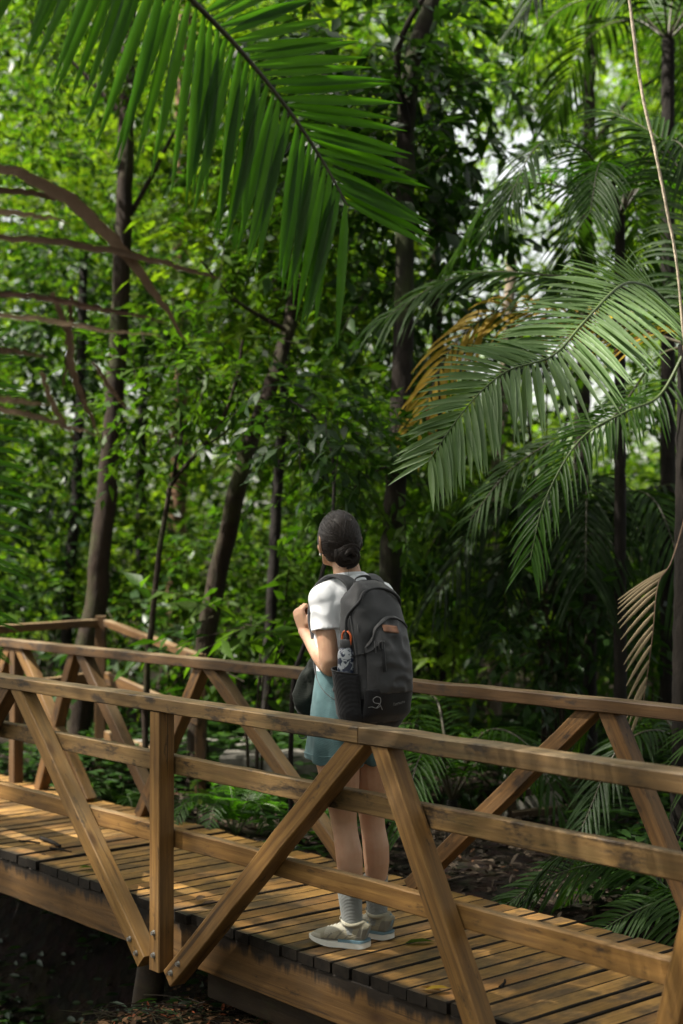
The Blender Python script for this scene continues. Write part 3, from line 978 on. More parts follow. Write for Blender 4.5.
fist(WrL, ElL, -1, (-.10, .30, .9)); fist(WrR, ElR, 1)
body = remeshed(b, 'body', .0042, M['skin'], person, 3)

# eyes
for sx in (-1, 1):
    mb = MB()
    ellipsoid(mb, hp(sx * .031, .079, .002), (.0125, .0115, .010), RHn, 14, 10)
    e = mb.build('eye', M['white_eye'], person)
    mb = MB(); ellipsoid(mb, hp(sx * .031, .0885, .002), (.0058, .003, .0058), RHn, 12, 8)
    mb.build('iris', M['dark_eye'], e)

# hair: scalp cap, flowing strands gathered to a low twisted bun
mb = MB()
def cap_fn(V):
    V = head_fn(V)
    V[:, 1] = np.where(V[:, 1] > .045, .045 + (V[:, 1] - .045) * .9, V[:, 1])
    return V
ellipsoid(mb, hp(0, -.006, .008), (.0815, .095, .113), RHn, 30, 22, fn=cap_fn)
capm = mb.mesh('cap', M['hair'])
bmx = bmesh.new(); bmx.from_mesh(capm)
Rinv = RHn.T
def local(p): return Rinv @ (np.array(p) - HC)
kill = []
for v in bmx.verts:
    x, y, z = local(v.co)
    # hairline: forehead high, temples, round the ears, nape
    lim = np.interp(y, [-.12, -.05, -.028, -.012, .03, .06, .09], [-.085, -.078, -.045, -.004, .022, .05, .085])
    if x > .03 and y < .03: lim -= .045
    if z < lim: kill.append(v)
bmesh.ops.delete(bmx, geom=kill, context='VERTS')
bmx.to_mesh(capm); bmx.free()
hair = put(bpy.data.objects.new('hair', capm), person)
md = hair.modifiers.new('sol', 'SOLIDIFY'); md.thickness = .006; md.offset = -1
mb = MB()
hr = np.random.default_rng(5)
BUN = (-.004, -.096, -.042)
def scalp(x0, y0, z0, lift=1.0):
    q = np.array((x0 / .0815, (y0 + .006) / .095, (z0 - .008) / .113)); q = q / np.linalg.norm(q)
    v = head_fn(np.array([q * np.array((.0815, .095, .113)) * lift]))[0] + np.array((0, -.006, .008))
    return hp(*v)
for k in range(620):
    a = hr.uniform(-2.2, 2.2)
    # start near the hairline, end at the bun root
    s0 = np.array((math.sin(a) * .08, .055 * math.cos(a * .75), hr.uniform(.0, .11) if abs(a) < 1.9 else hr.uniform(-.07, .02)))
    if abs(a) > 1.35: s0 = np.array((math.copysign(.08, a) * hr.uniform(.6, 1), hr.uniform(-.06, .0), hr.uniform(-.07, .06)))
    e0 = np.array((BUN[0] + hr.normal(0, .018), -.085, BUN[2] + hr.normal(0, .018)))
    lift = 1.012 + hr.uniform(0, .022)
    P_ = []
    for t in np.linspace(0, 1, 9):
        q = s0 * (1 - t) + e0 * t
        q = q + np.array((0, 0, .012 * math.sin(math.pi * t)))
        P_.append(scalp(*q, lift=lift - .006 * t))
    r0 = hr.uniform(.0009, .0019)
    tube(mb, P_, [r0, r0 * 1.4, r0 * 1.2, r0 * .7], 5)
STR = mb
bb = MB(); mb = MB()
ellipsoid(bb, hp(.070, -.016, -.006), (.019, .036, .040), RHn, 16, 12)      # hair swept over the right ear
ellipsoid(bb, hp(BUN[0], BUN[1] + .004, BUN[2]), (.046, .026, .037), RHn, 24, 16)
for rope in range(3):                       # the hair is twisted into ropes and coiled
    a0 = rope * 2.09 + .4
    P_ = []
    for t in np.linspace(0, 1, 26):
        an = a0 + 4.6 * t; rr_ = .041 * (1 - .72 * t)
        P_.append(np.array((BUN[0] + rr_ * math.cos(an) * 1.12 + .003 * math.sin(9 * t + rope), BUN[1] - .012 - .026 * t, BUN[2] + rr_ * math.sin(an) * .88 + .003 * math.cos(7 * t + rope))))
    P_ = np.array(P_)
    tube(bb, [hp(*p) for p in P_], [.013, .0145, .013, .008], 9)
    T_ = unit(np.gradient(P_, axis=0)); n1 = unit(np.cross(T_, (0, 1, 0))); n2 = np.cross(T_, n1)
    for q in range(46):
        ph = hr.uniform(0, 6.28); tw = hr.uniform(3, 6); ro = np.interp(np.linspace(0, 1, 26), [0, .33, .66, 1], [.013, .0145, .013, .008]) * hr.uniform(1.0, 1.13)
        an = ph + tw * np.linspace(0, 1, 26)
        Q_ = P_ + n1 * (np.cos(an) * ro)[:, None] + n2 * (np.sin(an) * ro)[:, None]
        tube(mb, [hp(*p) for p in Q_], [.0008, .0016, .0014, .0006], 4)
for k in range(26):       # loose ends
    an = hr.uniform(0, 6.28)
    p0 = hp(BUN[0] + .036 * math.cos(an), BUN[1] - .01, BUN[2] + .034 * math.sin(an))
    d_ = unit(hr.normal(0, 1, 3)) * .018
    tube(mb, catmull([p0, p0 + d_, p0 + d_ * 1.7 + (0, 0, -.012)], 7), [.0008, .0004], 4)
for k in range(40):      # flyaways over the crown and nape
    a_ = hr.uniform(-2.8, 2.8); z_ = hr.uniform(-.05, .11)
    s0 = np.array((math.sin(a_) * .07, -.04 + .05 * math.cos(a_), z_)); p0 = scalp(*s0, lift=1.01)
    o_ = unit(p0 - HC); d_ = unit(hr.normal(0, 1, 3) + np.array((0, .0, -.5))) * hr.uniform(.012, .03)
    tube(mb, catmull([p0, p0 + o_ * .006 + d_ * .5, p0 + o_ * .008 + d_], 7), [.0006, .0003], 4)
remeshed(bb, 'bun', .0025, M['hair'], hair, 1)
STR.f4 += [f_ + STR.k for f_ in mb.f4]; STR.f3 += [f_ + STR.k for f_ in mb.f3]; STR.m4 += mb.m4; STR.m3 += mb.m3; STR.v += mb.v; STR.k += mb.k
STR.build('hair_strands', M['hair'], hair)

# earring and necklace
mb = MB(); ellipsoid(mb, hp(-.0775, -.004, -.0465), (.0048, .0048, .0062), RHn, 12, 8)
mb.build('earring', M['pearl'], person)
mb = MB()
NP = [(-.0535 + .0595 * math.cos(a), .040 + .058 * math.sin(a), 1.402 - .012 * math.sin(a)) for a in np.linspace(0, 2 * math.pi, 40)]
tube(mb, NP, .0013, 6)
mb.build('necklace', M['gold'], person)

# t-shirt
b = MB()
rings(b, [(TX, .028, .96, .158, .118), (TX, .03, 1.03, .148, .112), (TX, .03, 1.12, .152, .112), (TX, .03, 1.22, .163, .116), (TX, .028, 1.30, .17, .108), (TX, .03, 1.345, .15, .09),
          (-.05, .034, 1.378, .098, .072), (-.052, .038, 1.402, .069, .062)], 28)
def sleeve(sh, el, t1, flare):
    sh, el = np.array(sh), np.array(el)
    tube(b, [np.array((TX, .03, 1.345)) * .5 + sh * .5, sh + (0, 0, .004), sh + (el - sh) * .2, sh + (el - sh) * .35, sh + (el - sh) * t1], [(.060, .050), (.054, .054), (.054, .058), (.054, .059), (.054 + flare, .060 + flare)], 20, up=(0, 1, 0))
for sh in (ShL, ShR):
    ellipsoid(b, np.array(sh) + (0, 0, -.006), (.058, .059, .058), None, 20, 14)
sleeve(ShL, ElL, .48, .002); sleeve(ShR, ElR, .48, .002)
def wrinkle_shirt(co, no):
    out = co.copy()
    for i in range(len(co)):
        p = co[i]
        q = (p[0] * 1.0 + p[2] * .55, p[1], p[2] * .6 - p[0] * .4)
        h = (.35 - abs(mnoise.noise(Vector((q[0] * 20, q[1] * 17, q[2] * 9))))) * .013 + mnoise.noise(Vector((p[0] * 11, p[1] * 11, p[2] * 9 + 5))) * .004
        out[i] += no[i] * h
    return out
shirt = remeshed(b, 'shirt', .0048, M['shirt'], person, 9, wrinkle_shirt)
mb = MB()      # neck rib
NP = [(-.052 + .067 * math.cos(a), .038 + .061 * math.sin(a), 1.403 - .010 * math.sin(a)) for a in np.linspace(0, 2 * math.pi, 40)]
tube(mb, NP, [(.004, .008)] * 40, 8)
mb.build('collar', M['shirt'], shirt)

# shorts
b = MB()
rings(b, [(TX, .026, 1.055, .150, .116), (TX, .022, .96, .168, .126), (TX, .02, .87, .182, .132), (TX, .022, .80, .178, .13), (TX, .03, .77, .12, .09)], 28)
for hip, kn, sx in ((HipL, KneeL, -1), (HipR, KneeR, 1)):
    hip, kn = np.array(hip), np.array(kn)
    tube(b, [hip + (0, 0, .06), hip + (kn - hip) * .04, hip + (kn - hip) * .16 + (sx * .004, .004, 0), hip + (kn - hip) * .28 + (sx * .006, .010, 0)],
         [(.098, .112), (.101, .118), (.104, .124), (.108, .130)], 26, up=(0, 1, 0))
def wrinkle_shorts(co, no):
    out = co.copy()
    for i in range(len(co)):
        p = co[i]
        low = max(0, min(1, (.95 - p[2]) / .25))
        an = math.atan2(p[1] - .02, p[0] - (HipL[0] if p[0] < TX else HipR[0]))
        h = (math.sin(an * 7 + p[2] * 6) * .005 + mnoise.noise(Vector((p[0] * 16, p[1] * 16, p[2] * 7))) * .007) * low + mnoise.noise(Vector((p[0] * 30, p[1] * 30, p[2] * 22))) * .002
        out[i] += no[i] * h
    return out
shorts = remeshed(b, 'shorts', .0055, M['shorts'], person, 3, wrinkle_shorts)
mb = MB()
for hip, kn, sx in ((HipL, KneeL, -1), (HipR, KneeR, 1)):
    hip, kn = np.array(hip), np.array(kn)
    c = hip + (kn - hip) * .275 + (sx * .006, .010, 0)
    tube(mb, [c + (.1085 * math.cos(a), .1305 * math.sin(a), .022 + .002 * math.sin(5 * a)) for a in np.linspace(0, 2 * math.pi, 40)], .0018, 5)
mb.build('hem', M['shorts'], shorts)

# socks and shoes
for ank, kn, yw in ((AnkL, KneeL, FYL), (AnkR, KneeR, FYR)):
    a, d, s = foot_pts(ank, yw)
    kn = np.array(kn)
    mb = MB()
    top = a + (kn - a) * .40
    tube(mb, [a - (0, 0, .03), a, a + (kn - a) * .12, a + (kn - a) * .25, top, top + (0, 0, .004)], [(.038, .041), (.0365, .040), (.038, .042), (.042, .046), (.047, .051), (.044, .046)], 18, up=d)
    mb.build('sock', M['sock'], person)
    # shoe upper: sections along the foot
    sb = MB()
    g0 = a * (1, 1, 0)
    xs = [-.062, -.052, -.02, .03, .075, .115, .145, .165]
    hw = [.020, .031, .036, .037, .042, .043, .036, .018]
    top_ = [.092, .100, .094, .090, .074, .060, .050, .038]
    pts = [g0 + d * x + (0, 0, (t + .022) / 2) for x, t in zip(xs, top_)]
    rad = [(h, (t - .018) / 2) for h, t in zip(hw, top_)]
    tube(sb, pts, rad, 20, up=(0, 0, 1), power=.8, round_caps=False)
    # padded collar, higher at the heel
    tube(sb, [a + d * (.043 * math.cos(t) - .006) + s * .039 * math.sin(t) + (0, 0, .004 + .010 * math.cos(t) ** 2) for t in np.linspace(0, 2 * math.pi, 22)], .0085, 8)
    tube(sb, [g0 + d * .03 + (0, 0, .088), g0 + d * .045 + (0, 0, .108), g0 + d * .04 + (0, 0, .118)], [(.022, .005)] * 3, 10, up=(0, 0, 1))
    shoe = remeshed(sb, 'shoe', .0034, [M['shoe'], M['shoe_dark'], M['shoe_light']], person, 3)
    for pl in shoe.data.polygons:
        v_ = np.array(pl.center) - g0; x_ = float(v_ @ d); w_ = float(v_ @ s); z_ = float(v_[2])
        tz = np.interp(x_, xs, top_)
        if x_ > .128 - .35 * abs(w_) and z_ < .048: pl.material_index = 2                       # toe cap
        elif x_ < -.028 - .4 * (z_ - .05) and z_ < .078: pl.material_index = 1                  # heel counter
        elif .015 < x_ < .10 and z_ > tz - .02 and abs(w_) > .013: pl.material_index = 2        # eyelet stay
        elif x_ > .0 and z_ < .034: pl.material_index = 1                                       # rand
        elif abs(((x_ + z_ * .9) % .034) - .017) < .0035 and .0 < x_ < .11 and z_ < tz - .018: pl.material_index = 1
    # sole: white foam with blue-grey heel wedge
    def sole_piece(nm, x0, x1, z0, z1, mat, grow):
        m_ = MB()
        X = x0 + (x1 - x0) * (1 - np.cos(np.linspace(0, math.pi, 22))) / 2
        W2 = np.interp(X, [-.072, -.068, -.060, -.045, -.02, .03, .075, .12, .15, .166, .174, .178], [.006, .016, .025, .032, .035, .035, .040, .042, .034, .022, .012, .004]) + grow
        rock = np.interp(X, [-.072, -.045, .09, .178], [.008, 0, 0, .022])
        L_ = []
        for sgn in (1, -1):
            for zz in (0, 1):
                L_.append(np.array([g0 + d * x + s * w * sgn + (0, 0, (z0 + (z1 - z0) * zz) + r_ * (1 - .5 * zz)) for x, w, r_ in zip(X, W2, rock)]))
        V = np.concatenate(L_); n_ = len(X); k = np.arange(n_ - 1)
        q = lambda A, B: np.stack([A * n_ + k, A * n_ + k + 1, B * n_ + k + 1, B * n_ + k], 1)
        m_.add(V, np.concatenate([q(1, 0), q(0, 2), q(2, 3), q(3, 1), [(0, n_, 3 * n_, 2 * n_)], [(n_ - 1, 3 * n_ - 1, 4 * n_ - 1, 2 * n_ - 1)]]))
        return m_.build(nm, mat, shoe, smooth=False)
    sole_piece('sole', -.072, .178, .0015, .024, M['sole'], 0)
    sole_piece('heel_wedge', -.072, .045, .0225, .033, M['sole_blue'], .0008)
    lm = MB()
    for q in range(5):
        x = .040 + q * .015
        z = np.interp(x, xs, top_) + .003
        tube(lm, [g0 + d * x + s * w + (0, 0, z - abs(w) * .35) for w in np.linspace(-.024, .024, 7)], .0026, 6)
    lm.build('laces', M['sole'], shoe)
    lm = MB()
    tube(lm, [g0 + d * -.060 + (0, 0, .055), g0 + d * -.069 + (0, 0, .078), g0 + d * -.060 + (0, 0, .100)], [(.007, .002)] * 3, 8)
    lm.build('heel_tab', M['sole_blue'], shoe)

# ------------------------------------------------------------------ backpack
pb = Matrix.Translation(PB) @ Matrix.Rotation(BYAW, 4, 'Z')
pw = pb @ Vector((-.05, -.10, .845))
pack = thing('backpack', "charcoal backpack with tan patch and shade-painted lower half on the hiker's back", 'backpack', pw, BYAW)
PO = np.array((-.05, -.10, .845)); PX = -.085
def pk_(p): return np.array(p) - PO                  # person-local -> pack-local
# main body: sections up its height  (z, half width, y front (body side), y back, x shift)
SEC = [(.850, .082, -.075, -.175, .0), (.862, .110, -.070, -.212, 0), (.90, .130, -.066, -.238, 0), (1.0, .132, -.066, -.248, 0), (1.1, .132, -.066, -.245, 0),
       (1.2, .132, -.064, -.226, 0), (1.28, .126, -.056, -.205, 0), (1.335, .113, -.054, -.18, 0), (1.364, .094, -.056, -.155, 0), (1.376, .05, -.062, -.13, 0)]
def sect(z):
    Z = [s_[0] for s_ in SEC]
    return [np.interp(z, Z, [s_[i] for s_ in SEC]) for i in range(1, 5)]
mb = MB()
zz = np.concatenate([np.linspace(.85, .9, 6), np.linspace(.915, 1.3, 26), np.linspace(1.31, 1.374, 9)])
pts, rad = [], []
for z in zz:
    hw_, yf, yb, _ = sect(z)
    pts.append(pk_((PX, (yf + yb) / 2, z))); rad.append((hw_, (yf - yb) / 2))
tube(mb, pts, rad, 56, up=(0, 1, 0), power=.62)
me = mb.mesh('pack_body', [M['pack'], M['pack_dark']])
n = len(me.vertices); co = np.zeros(n * 3, np.float32); me.vertices.foreach_get('co', co); co = co.reshape(-1, 3)
no = np.zeros(n * 3, np.float32); me.vertices.foreach_get('normal', no); no = no.reshape(-1, 3)
for i in range(n):
    p = co[i]
    h = (.5 - abs(mnoise.noise(Vector((p[0] * 9 + p[2] * 5, p[1] * 9, p[2] * 7 - p[0] * 6))))) * .016 - .008 + mnoise.noise(Vector((p[0] * 30, p[1] * 30, p[2] * 24 + 9))) * .0025
    co[i] = p + no[i] * h
me.vertices.foreach_set('co', co.ravel())
for p in me.polygons:
    c = p.center
    sidep = c[0] < -.118 and c[1] > -.11
    lowb = c[2] < .17 + .05 * c[0] / .13  # lower half coloured black to stand for its shadow
    p.material_index = 1 if (lowb or (c[1] > .015)) else 0
me.update()
pbody = put(bpy.data.objects.new('pack_body', me), pack)

def surf(x, z, out=0.0):
    """point on the pack's back face (pack-local) at offset x from its middle and height z"""
    hw_, yf, yb, _ = sect(z)
    t = min(.999, abs(x) / hw_)
    yy = (1 - t ** (2 / .62)) ** (.62 / 2)
    y = (yf + yb) / 2 + (yb - yf) / 2 * yy
    return pk_((PX + x, y - out, z))
def sidept(y, z, sgn=-1, out=0.0):
    hw_, yf, yb, _ = sect(z)
    m_, h_ = (yf + yb) / 2, (yf - yb) / 2
    t = min(.999, abs(y - m_) / h_)
    x = hw_ * (1 - t ** (2 / .62)) ** (.62 / 2)
    return pk_((PX + sgn * (x + out), y, z))
def seam(name, P_, r_, mat, parent, mi=0):
    m_ = MB(); tube(m_, catmull(P_, max(12, len(P_) * 5)), r_, 7); return m_.build(name, mat, parent)
# front pocket: a bulging panel from the base to below the top
def patch(name, f, us, vs, mats, thick=.004, parent=pack):
    m_ = MB()
    V = np.array([[f(u, v) for u in us] for v in vs]); nv_, nu_ = V.shape[:2]
    F = [(j * nu_ + i, j * nu_ + i + 1, (j + 1) * nu_ + i + 1, (j + 1) * nu_ + i) for j in range(nv_ - 1) for i in range(nu_ - 1)]
    m_.add(V.reshape(-1, 3), F)
    o = m_.build(name, mats, parent)
    sm_ = o.modifiers.new('s', 'SOLIDIFY'); sm_.thickness = thick; sm_.offset = 0
    return o
def pocket_top(x):           # curved upper edge of the pocket
    return 1.256 + .12 * x - 1.1 * (x - .01) ** 2 * 5 - (.02 if x < -.07 else 0)
def pocket_f(u, v):
    x = u
    zt = pocket_top(x); zb = 1.0 - .02
    z = zb + (zt - zb) * v
    bul = .034 * math.sin(math.pi * min(1, v * .62 + .38)) ** .8 * (1 - (abs(x) / .112) ** 4) + .003
    if v > .985: bul = .002
    w = (.4 - abs(mnoise.noise(Vector((x * 14 + z * 11, z * 15 - x * 10, 2.2))))) * .022 * (1 - (abs(x) / .112) ** 2)
    return surf(x, z, max(.002, bul + w))
pocket = patch('front_pocket', pocket_f, np.linspace(-.108, .108, 40), np.linspace(0, 1, 36), M['pack'])
seam('pocket_zip', [pocket_f(x, .97) + np.array((0, -.004, 0)) for x in np.linspace(-.105, .105, 12)], .0042, M['pack_dark'], pocket)
def low_f(u, v):
    z = .868 + (.996 - .868) * v
    bul = .006 + .028 * math.sin(math.pi * (v * .5)) * (1 - (abs(u) / .118) ** 4)
    return surf(u, z, bul + mnoise.noise(Vector((u * 18, z * 14, 7))) * .004)
lowp = patch('lower_panel', low_f, np.linspace(-.115, .115, 36), np.linspace(0, 1, 18), M['pack_dark'])
lowp['label'] = 'shade-darkened lower panel with a pale printed mark'
# main zip arch and edge piping
arch = [sidept(-.165, 1.06, out=.006), sidept(-.165, 1.15, out=.006), sidept(-.15, 1.25, out=.006), surf(-.100, 1.312, .008), surf(-.07, 1.346, .010), surf(0, 1.360, .011), surf(.06, 1.346, .010), surf(.098, 1.312, .008), sidept(-.14, 1.25, 1)]
seam('main_zip', arch, .0062, M['pack_dark'], pack)
seam('piping', [sidept(-.19, .9), sidept(-.2, 1.0), sidept(-.2, 1.1), sidept(-.185, 1.18), sidept(-.16, 1.26)], .0035, M['strap'], pack)
# zip pulls
for x, z in ((-.088, 1.17), (-.118, 1.235)):
    m_ = MB(); p = surf(x, z, .03 if x > -.1 else .004)
    tube(m_, [p, p + (0, -.004, -.02), p + (.004, -.004, -.042)], [.002, .0035, .003], 6)
    m_.build('zip_pull', M['strap'], pack)
# compression strap with buckle on the pocket's left edge
def onp(x, z, o=0.0):
    v = (z - .98) / (pocket_top(x) - .98)
    return pocket_f(x, min(max(v, 0), 1)) + np.array((0, -.004 - o, 0))
m_ = MB()
tube(m_, catmull([sidept(-.12, 1.10, out=.003), sidept(-.19, 1.115, out=.003), onp(-.1, 1.13), onp(-.075, 1.152, .004), onp(-.062, 1.165, .006)], 18), [(.010, .0018)] * 18, 8)
tube(m_, catmull([onp(-.062, 1.165, .006), onp(-.066, 1.13, .008), onp(-.07, 1.09, .006), onp(-.066, 1.06, .007)], 12), [(.008, .0016)] * 12, 8)
cs = m_.build('compression_strap', M['pack_dark'], pack)
m_ = MB()
p = onp(-.066, 1.155, .008)
tube(m_, [p + (-.012, 0, .014), p + (.012, 0, .014), p + (.012, 0, -.014), p + (-.012, 0, -.014), p + (-.012, 0, .014)], .0032, 6)
tube(m_, [p + (0, -.002, .016), p + (.001, -.003, -.03)], [.004, .003], 6)
m_.build('buckle', M['strap'], cs)
# leather patch
lx, lz = -.006, 1.212
leather = patch('leather_patch', lambda u, v: onp(lx + u, lz + v + u * -.12, .0022), np.linspace(-.033, .033, 8), np.linspace(-.013, .013, 5), M['leather'], .002)
# printed marks on the lower panel: looped line emblem and a short slanted word
def lowpt(x, z):
    return low_f(x, (z - .868) / .128) + np.array((0, -.0032, 0))
m_ = MB()
emb = [(x_ - .036, z_ + .022) for x_, z_ in [(-.046, .905), (-.036, .925), (-.040, .943), (-.053, .947), (-.060, .936), (-.054, .925), (-.038, .920), (-.022, .898)]]
tube(m_, catmull([lowpt(*e) for e in emb], 44), .0013, 5)
tube(m_, catmull([lowpt(-.106, .930), lowpt(-.096, .932), lowpt(-.082, .927), lowpt(-.070, .934)], 16), .0011, 5)
m_.build('emblem', M['print_white'], lowp)
m_ = MB()
x = -.012; r2 = np.random.default_rng(3)
for ch in range(8):       # small unreadable lettering: letter-like strokes
    h_ = .0075 if ch else .011
    z0 = .938 + (x - .03) * .16
    st = [[(0, 0), (0, h_)], [(0, h_), (.0045, h_)]] if ch % 3 == 0 else [[(0, 0), (.002, h_), (.0045, 0)]] if ch % 3 == 1 else [[(.0045, h_), (0, h_ * .8), (0, .001), (.0045, 0)]]
    for s_ in st:
        tube(m_, [lowpt(x + a_, z0 + c_) for a_, c_ in s_], .0008, 4)
    x += .0072
m_.build('lettering', M['print_white'], lowp)
# side mesh pocket
def side_f(u, v):
    z = .87 + .20 * v - (.02 * v * u)
    y = -.070 - .150 * u
    return sidept(y, z, -1, .004 + .050 * math.sin(math.pi * u) ** .8 * (.35 + .65 * v))
sp = patch('side_pocket', side_f, np.linspace(.02, .98, 18), np.linspace(0, 1, 14), M['mesh_black'], .003)
seam('pocket_hem', [side_f(u, 1) + (-.001, 0, 0) for u in np.linspace(.03, .97, 9)], .0035, M['pack_dark'], sp)
m_ = MB(); q = side_f(.32, .62) + np.array((-.003, 0, 0))
m_.add([q + (0, -.009, 0), q + (0, 0, .012), q + (0, .009, 0), q + (0, 0, -.012)], [(0, 1, 2, 3)])
o = m_.build('reflective_tab', M['strap'], sp); o.modifiers.new('s', 'SOLIDIFY').thickness = .002
# haul loop and shoulder straps
m_ = MB()
tube(m_, catmull([pk_((-.115, -.068, 1.365)), pk_((-.108, -.072, 1.394)), pk_((-.08, -.076, 1.404)), pk_((-.048, -.076, 1.398)), pk_((-.036, -.072, 1.362))], 22), [(.011, .0032)] * 22, 10, up=(0, 0, 1))
m_.build('haul_loop', M['strap'], pack)
for sx in (-1, 1):
    m_ = MB()
    cx_ = TX + sx * .083
    P_ = [(TX + sx * .058, -.066, 1.318), (TX + sx * .066, -.052, 1.372), (TX + sx * .076, .0, 1.4025), (cx_, .055, 1.398), (TX + sx * .097, .108, 1.350), (TX + sx * .106, .128, 1.26), (TX + sx * .112, .112, 1.17), (TX + sx * .135, .075, 1.05), (TX + sx * .152, .0, .975), (TX + sx * .125, -.066, .93)]
    Pc = catmull([pk_(p) for p in P_], 50)
    wds = np.interp(np.linspace(0, 1, 50), [0, .15, .6, .72, 1], [.033, .033, .028, .012, .011])
    # keep straps lying across the shoulder: width axis = person's left-right
    T_ = unit(np.gradient(Pc, axis=0))
    s_ = np.tile((1., 0, 0), (50, 1)); s_ = unit(s_ - T_ * (s_ * T_).sum(1)[:, None]); n_ = np.cross(T_, s_)
    rings_ = []
    for k in range(50):
        a_ = np.linspace(0, 2 * math.pi, 14, endpoint=False)
        ca = np.sign(np.cos(a_)) * np.abs(np.cos(a_)) ** .6; sa = np.sign(np.sin(a_)) * np.abs(np.sin(a_)) ** .6
        rings_.append(Pc[k] + np.outer(ca * wds[k], s_[k]) + np.outer(sa * (.0065 if k < 34 else .002), n_[k]))
    i_ = np.arange(14); j_ = (i_ + 1) % 14
    m_.add(np.concatenate(rings_), np.concatenate([np.stack([k * 14 + i_, k * 14 + j_, (k + 1) * 14 + j_, (k + 1) * 14 + i_], 1) for k in range(49)]))
    m_.build('shoulder_strap', M['strap'], pack)

# bottle in the side pocket
bw = pb @ Vector((-.085 - .132 - .006, -.152, .955))
bottle = thing('water_bottle', 'navy bottle with a white pattern in the left side pocket of the backpack', 'bottle', bw, BYAW)
m_ = MB()
prof_ = [(0, .028), (.004, .031), (.02, .032), (.16, .032), (.172, .030), (.185, .022), (.192, .020)]
tube(m_, [(0, 0, z) for z, _ in prof_], [r_ for _, r_ in prof_], 24)
m_.build('flask', M['bottle'], bottle)
m_ = MB()
tube(m_, [(0, 0, z) for z in (.190, .193, .215, .219)], [.022, .024, .024, .021], 20)
m_.build('lid', M['strap'], bottle)
m_ = MB()
tube(m_, catmull([(.004, -.02, .2), (.0, -.026, .235), (0, 0, .25), (0, .02, .238), (0, .022, .205)], 18), .004, 8)
m_.build('carry_loop', M['orange'], bottle)

# dark cloth bag hanging at the front of the waist, with navy strap and cord
jw = pb @ Vector((-.125, .18, .985))
jb = thing('waist_bag', "dark olive crumpled cloth bag hanging at the front of the hiker's waist", 'bag', jw, BYAW)
m_ = MB()
JS = [(-.125, .022, .018), (-.115, .05, .035), (-.07, .062, .045), (-.01, .058, .046), (.05, .045, .038), (.085, .028, .024), (.098, .010, .012)]
tube(m_, catmull([(.012 * math.sin(z * 30), .03 * (-z / .1) * .5, z) for z, _, _ in JS], 26), [(a_ * .8, c_ * .85) for _, a_, c_ in JS], 34, up=(0, 1, 0))
mm = m_.mesh('cloth', M['olive'])
for v in mm.vertices:
    p = v.co
    an = math.atan2(p.y, p.x)
    k = 1 + .14 * math.sin(an * 5 + p.z * 24) + .9 * (.3 - abs(mnoise.noise(Vector((p.x * 15, p.y * 15, p.z * 16)))))
    v.co.x *= k; v.co.y *= k
put(bpy.data.objects.new('cloth', mm), jb)
m_ = MB()
tube(m_, catmull([(.045, -.012, .115), (.048, .02, .02), (.043, .03, -.07), (.035, .022, -.2)], 20), [(.010, .002)] * 20, 8, up=(0, 1, 0))
m_.build('strap', M['navy'], jb)
m_ = MB()
tube(m_, catmull([(-.01, .03, -.11), (-.035, .03, -.16), (-.03, .028, -.21), (.0, .026, -.21), (.02, .02, -.16)], 24), .0022, 6)
m_.build('cord', M['navy'], jb)
# ------------------------------------------------------------------ palms
def gp(x, y):
    return ground_z(x, y)
def WL(*pts):
    return [W(*p) for p in pts]
def rel(pts, o):
    return [np.array(p) - np.array(o) for p in pts]
FM = lambda a, b='rachis': [M[a], M[b]]
def palm(label, base, trunk_top, r0, r1, mat='bark_dark', rings_=True, bend=(0, 0), group=None):
    o = thing('palm_tree', label, 'palm', base, 0, group)
    b0, t0 = np.array(base, float), np.array(trunk_top, float)
    mb = MB()
    P = catmull([(0, 0, -.15), (t0 - b0) * .5 + np.array((bend[0], bend[1], 0)), t0 - b0], 46)
    rr = [np.interp(k / 45, [0, .08, 1], [r0 * 1.35, r0, r1]) * (1 + (.06 if k % 2 else 0)) for k in range(46)]
    tube(mb, P, rr, 14, jit=.0015)
    mb.build('trunk', M[mat], o)
    return o

# --- the tall palm beside the viewer, its green frond arching over the bridge
vb = Vector((-1.75, 3.2, gp(-1.75, 3.2)))
vt = Vector((-1.62, 3.5, 3.75))
vp = palm('palm with a bright green frond across the top and a dead brown frond below', vb, vt, .085, .06, bend=(.05, 0))
def fr(parent, name, pts, mats, **kw):
    return frond(name, rel(pts, parent.location), mats, parent, **kw)
vr = np.random.default_rng(21)
prof_top = lambda u: np.interp(u, [0, .3, .75, 1], [.8, 1.05, .95, .72])
f = fr(vp, 'frond', [vt + Vector((0, 0, .1)), *WL((20, -170, 3.75), (120, -75, 3.95), (186, -6, 4.1), (240, 50, 4.2), (290, 112, 4.25), (325, 165, 4.28), (347, 205, 4.28))], FM('frond_bright'),
       nl=60, length=.45, width=.036, normal=(.12, -.95, .42), ang=(122, 36), droop=.02, start=.22, prof=prof_top, rr=(.013, .003), r=vr, upt=.0, lr=(1.0, 1.36), jitter=.035)
f['label'] = 'bright green arching frond seen from below'
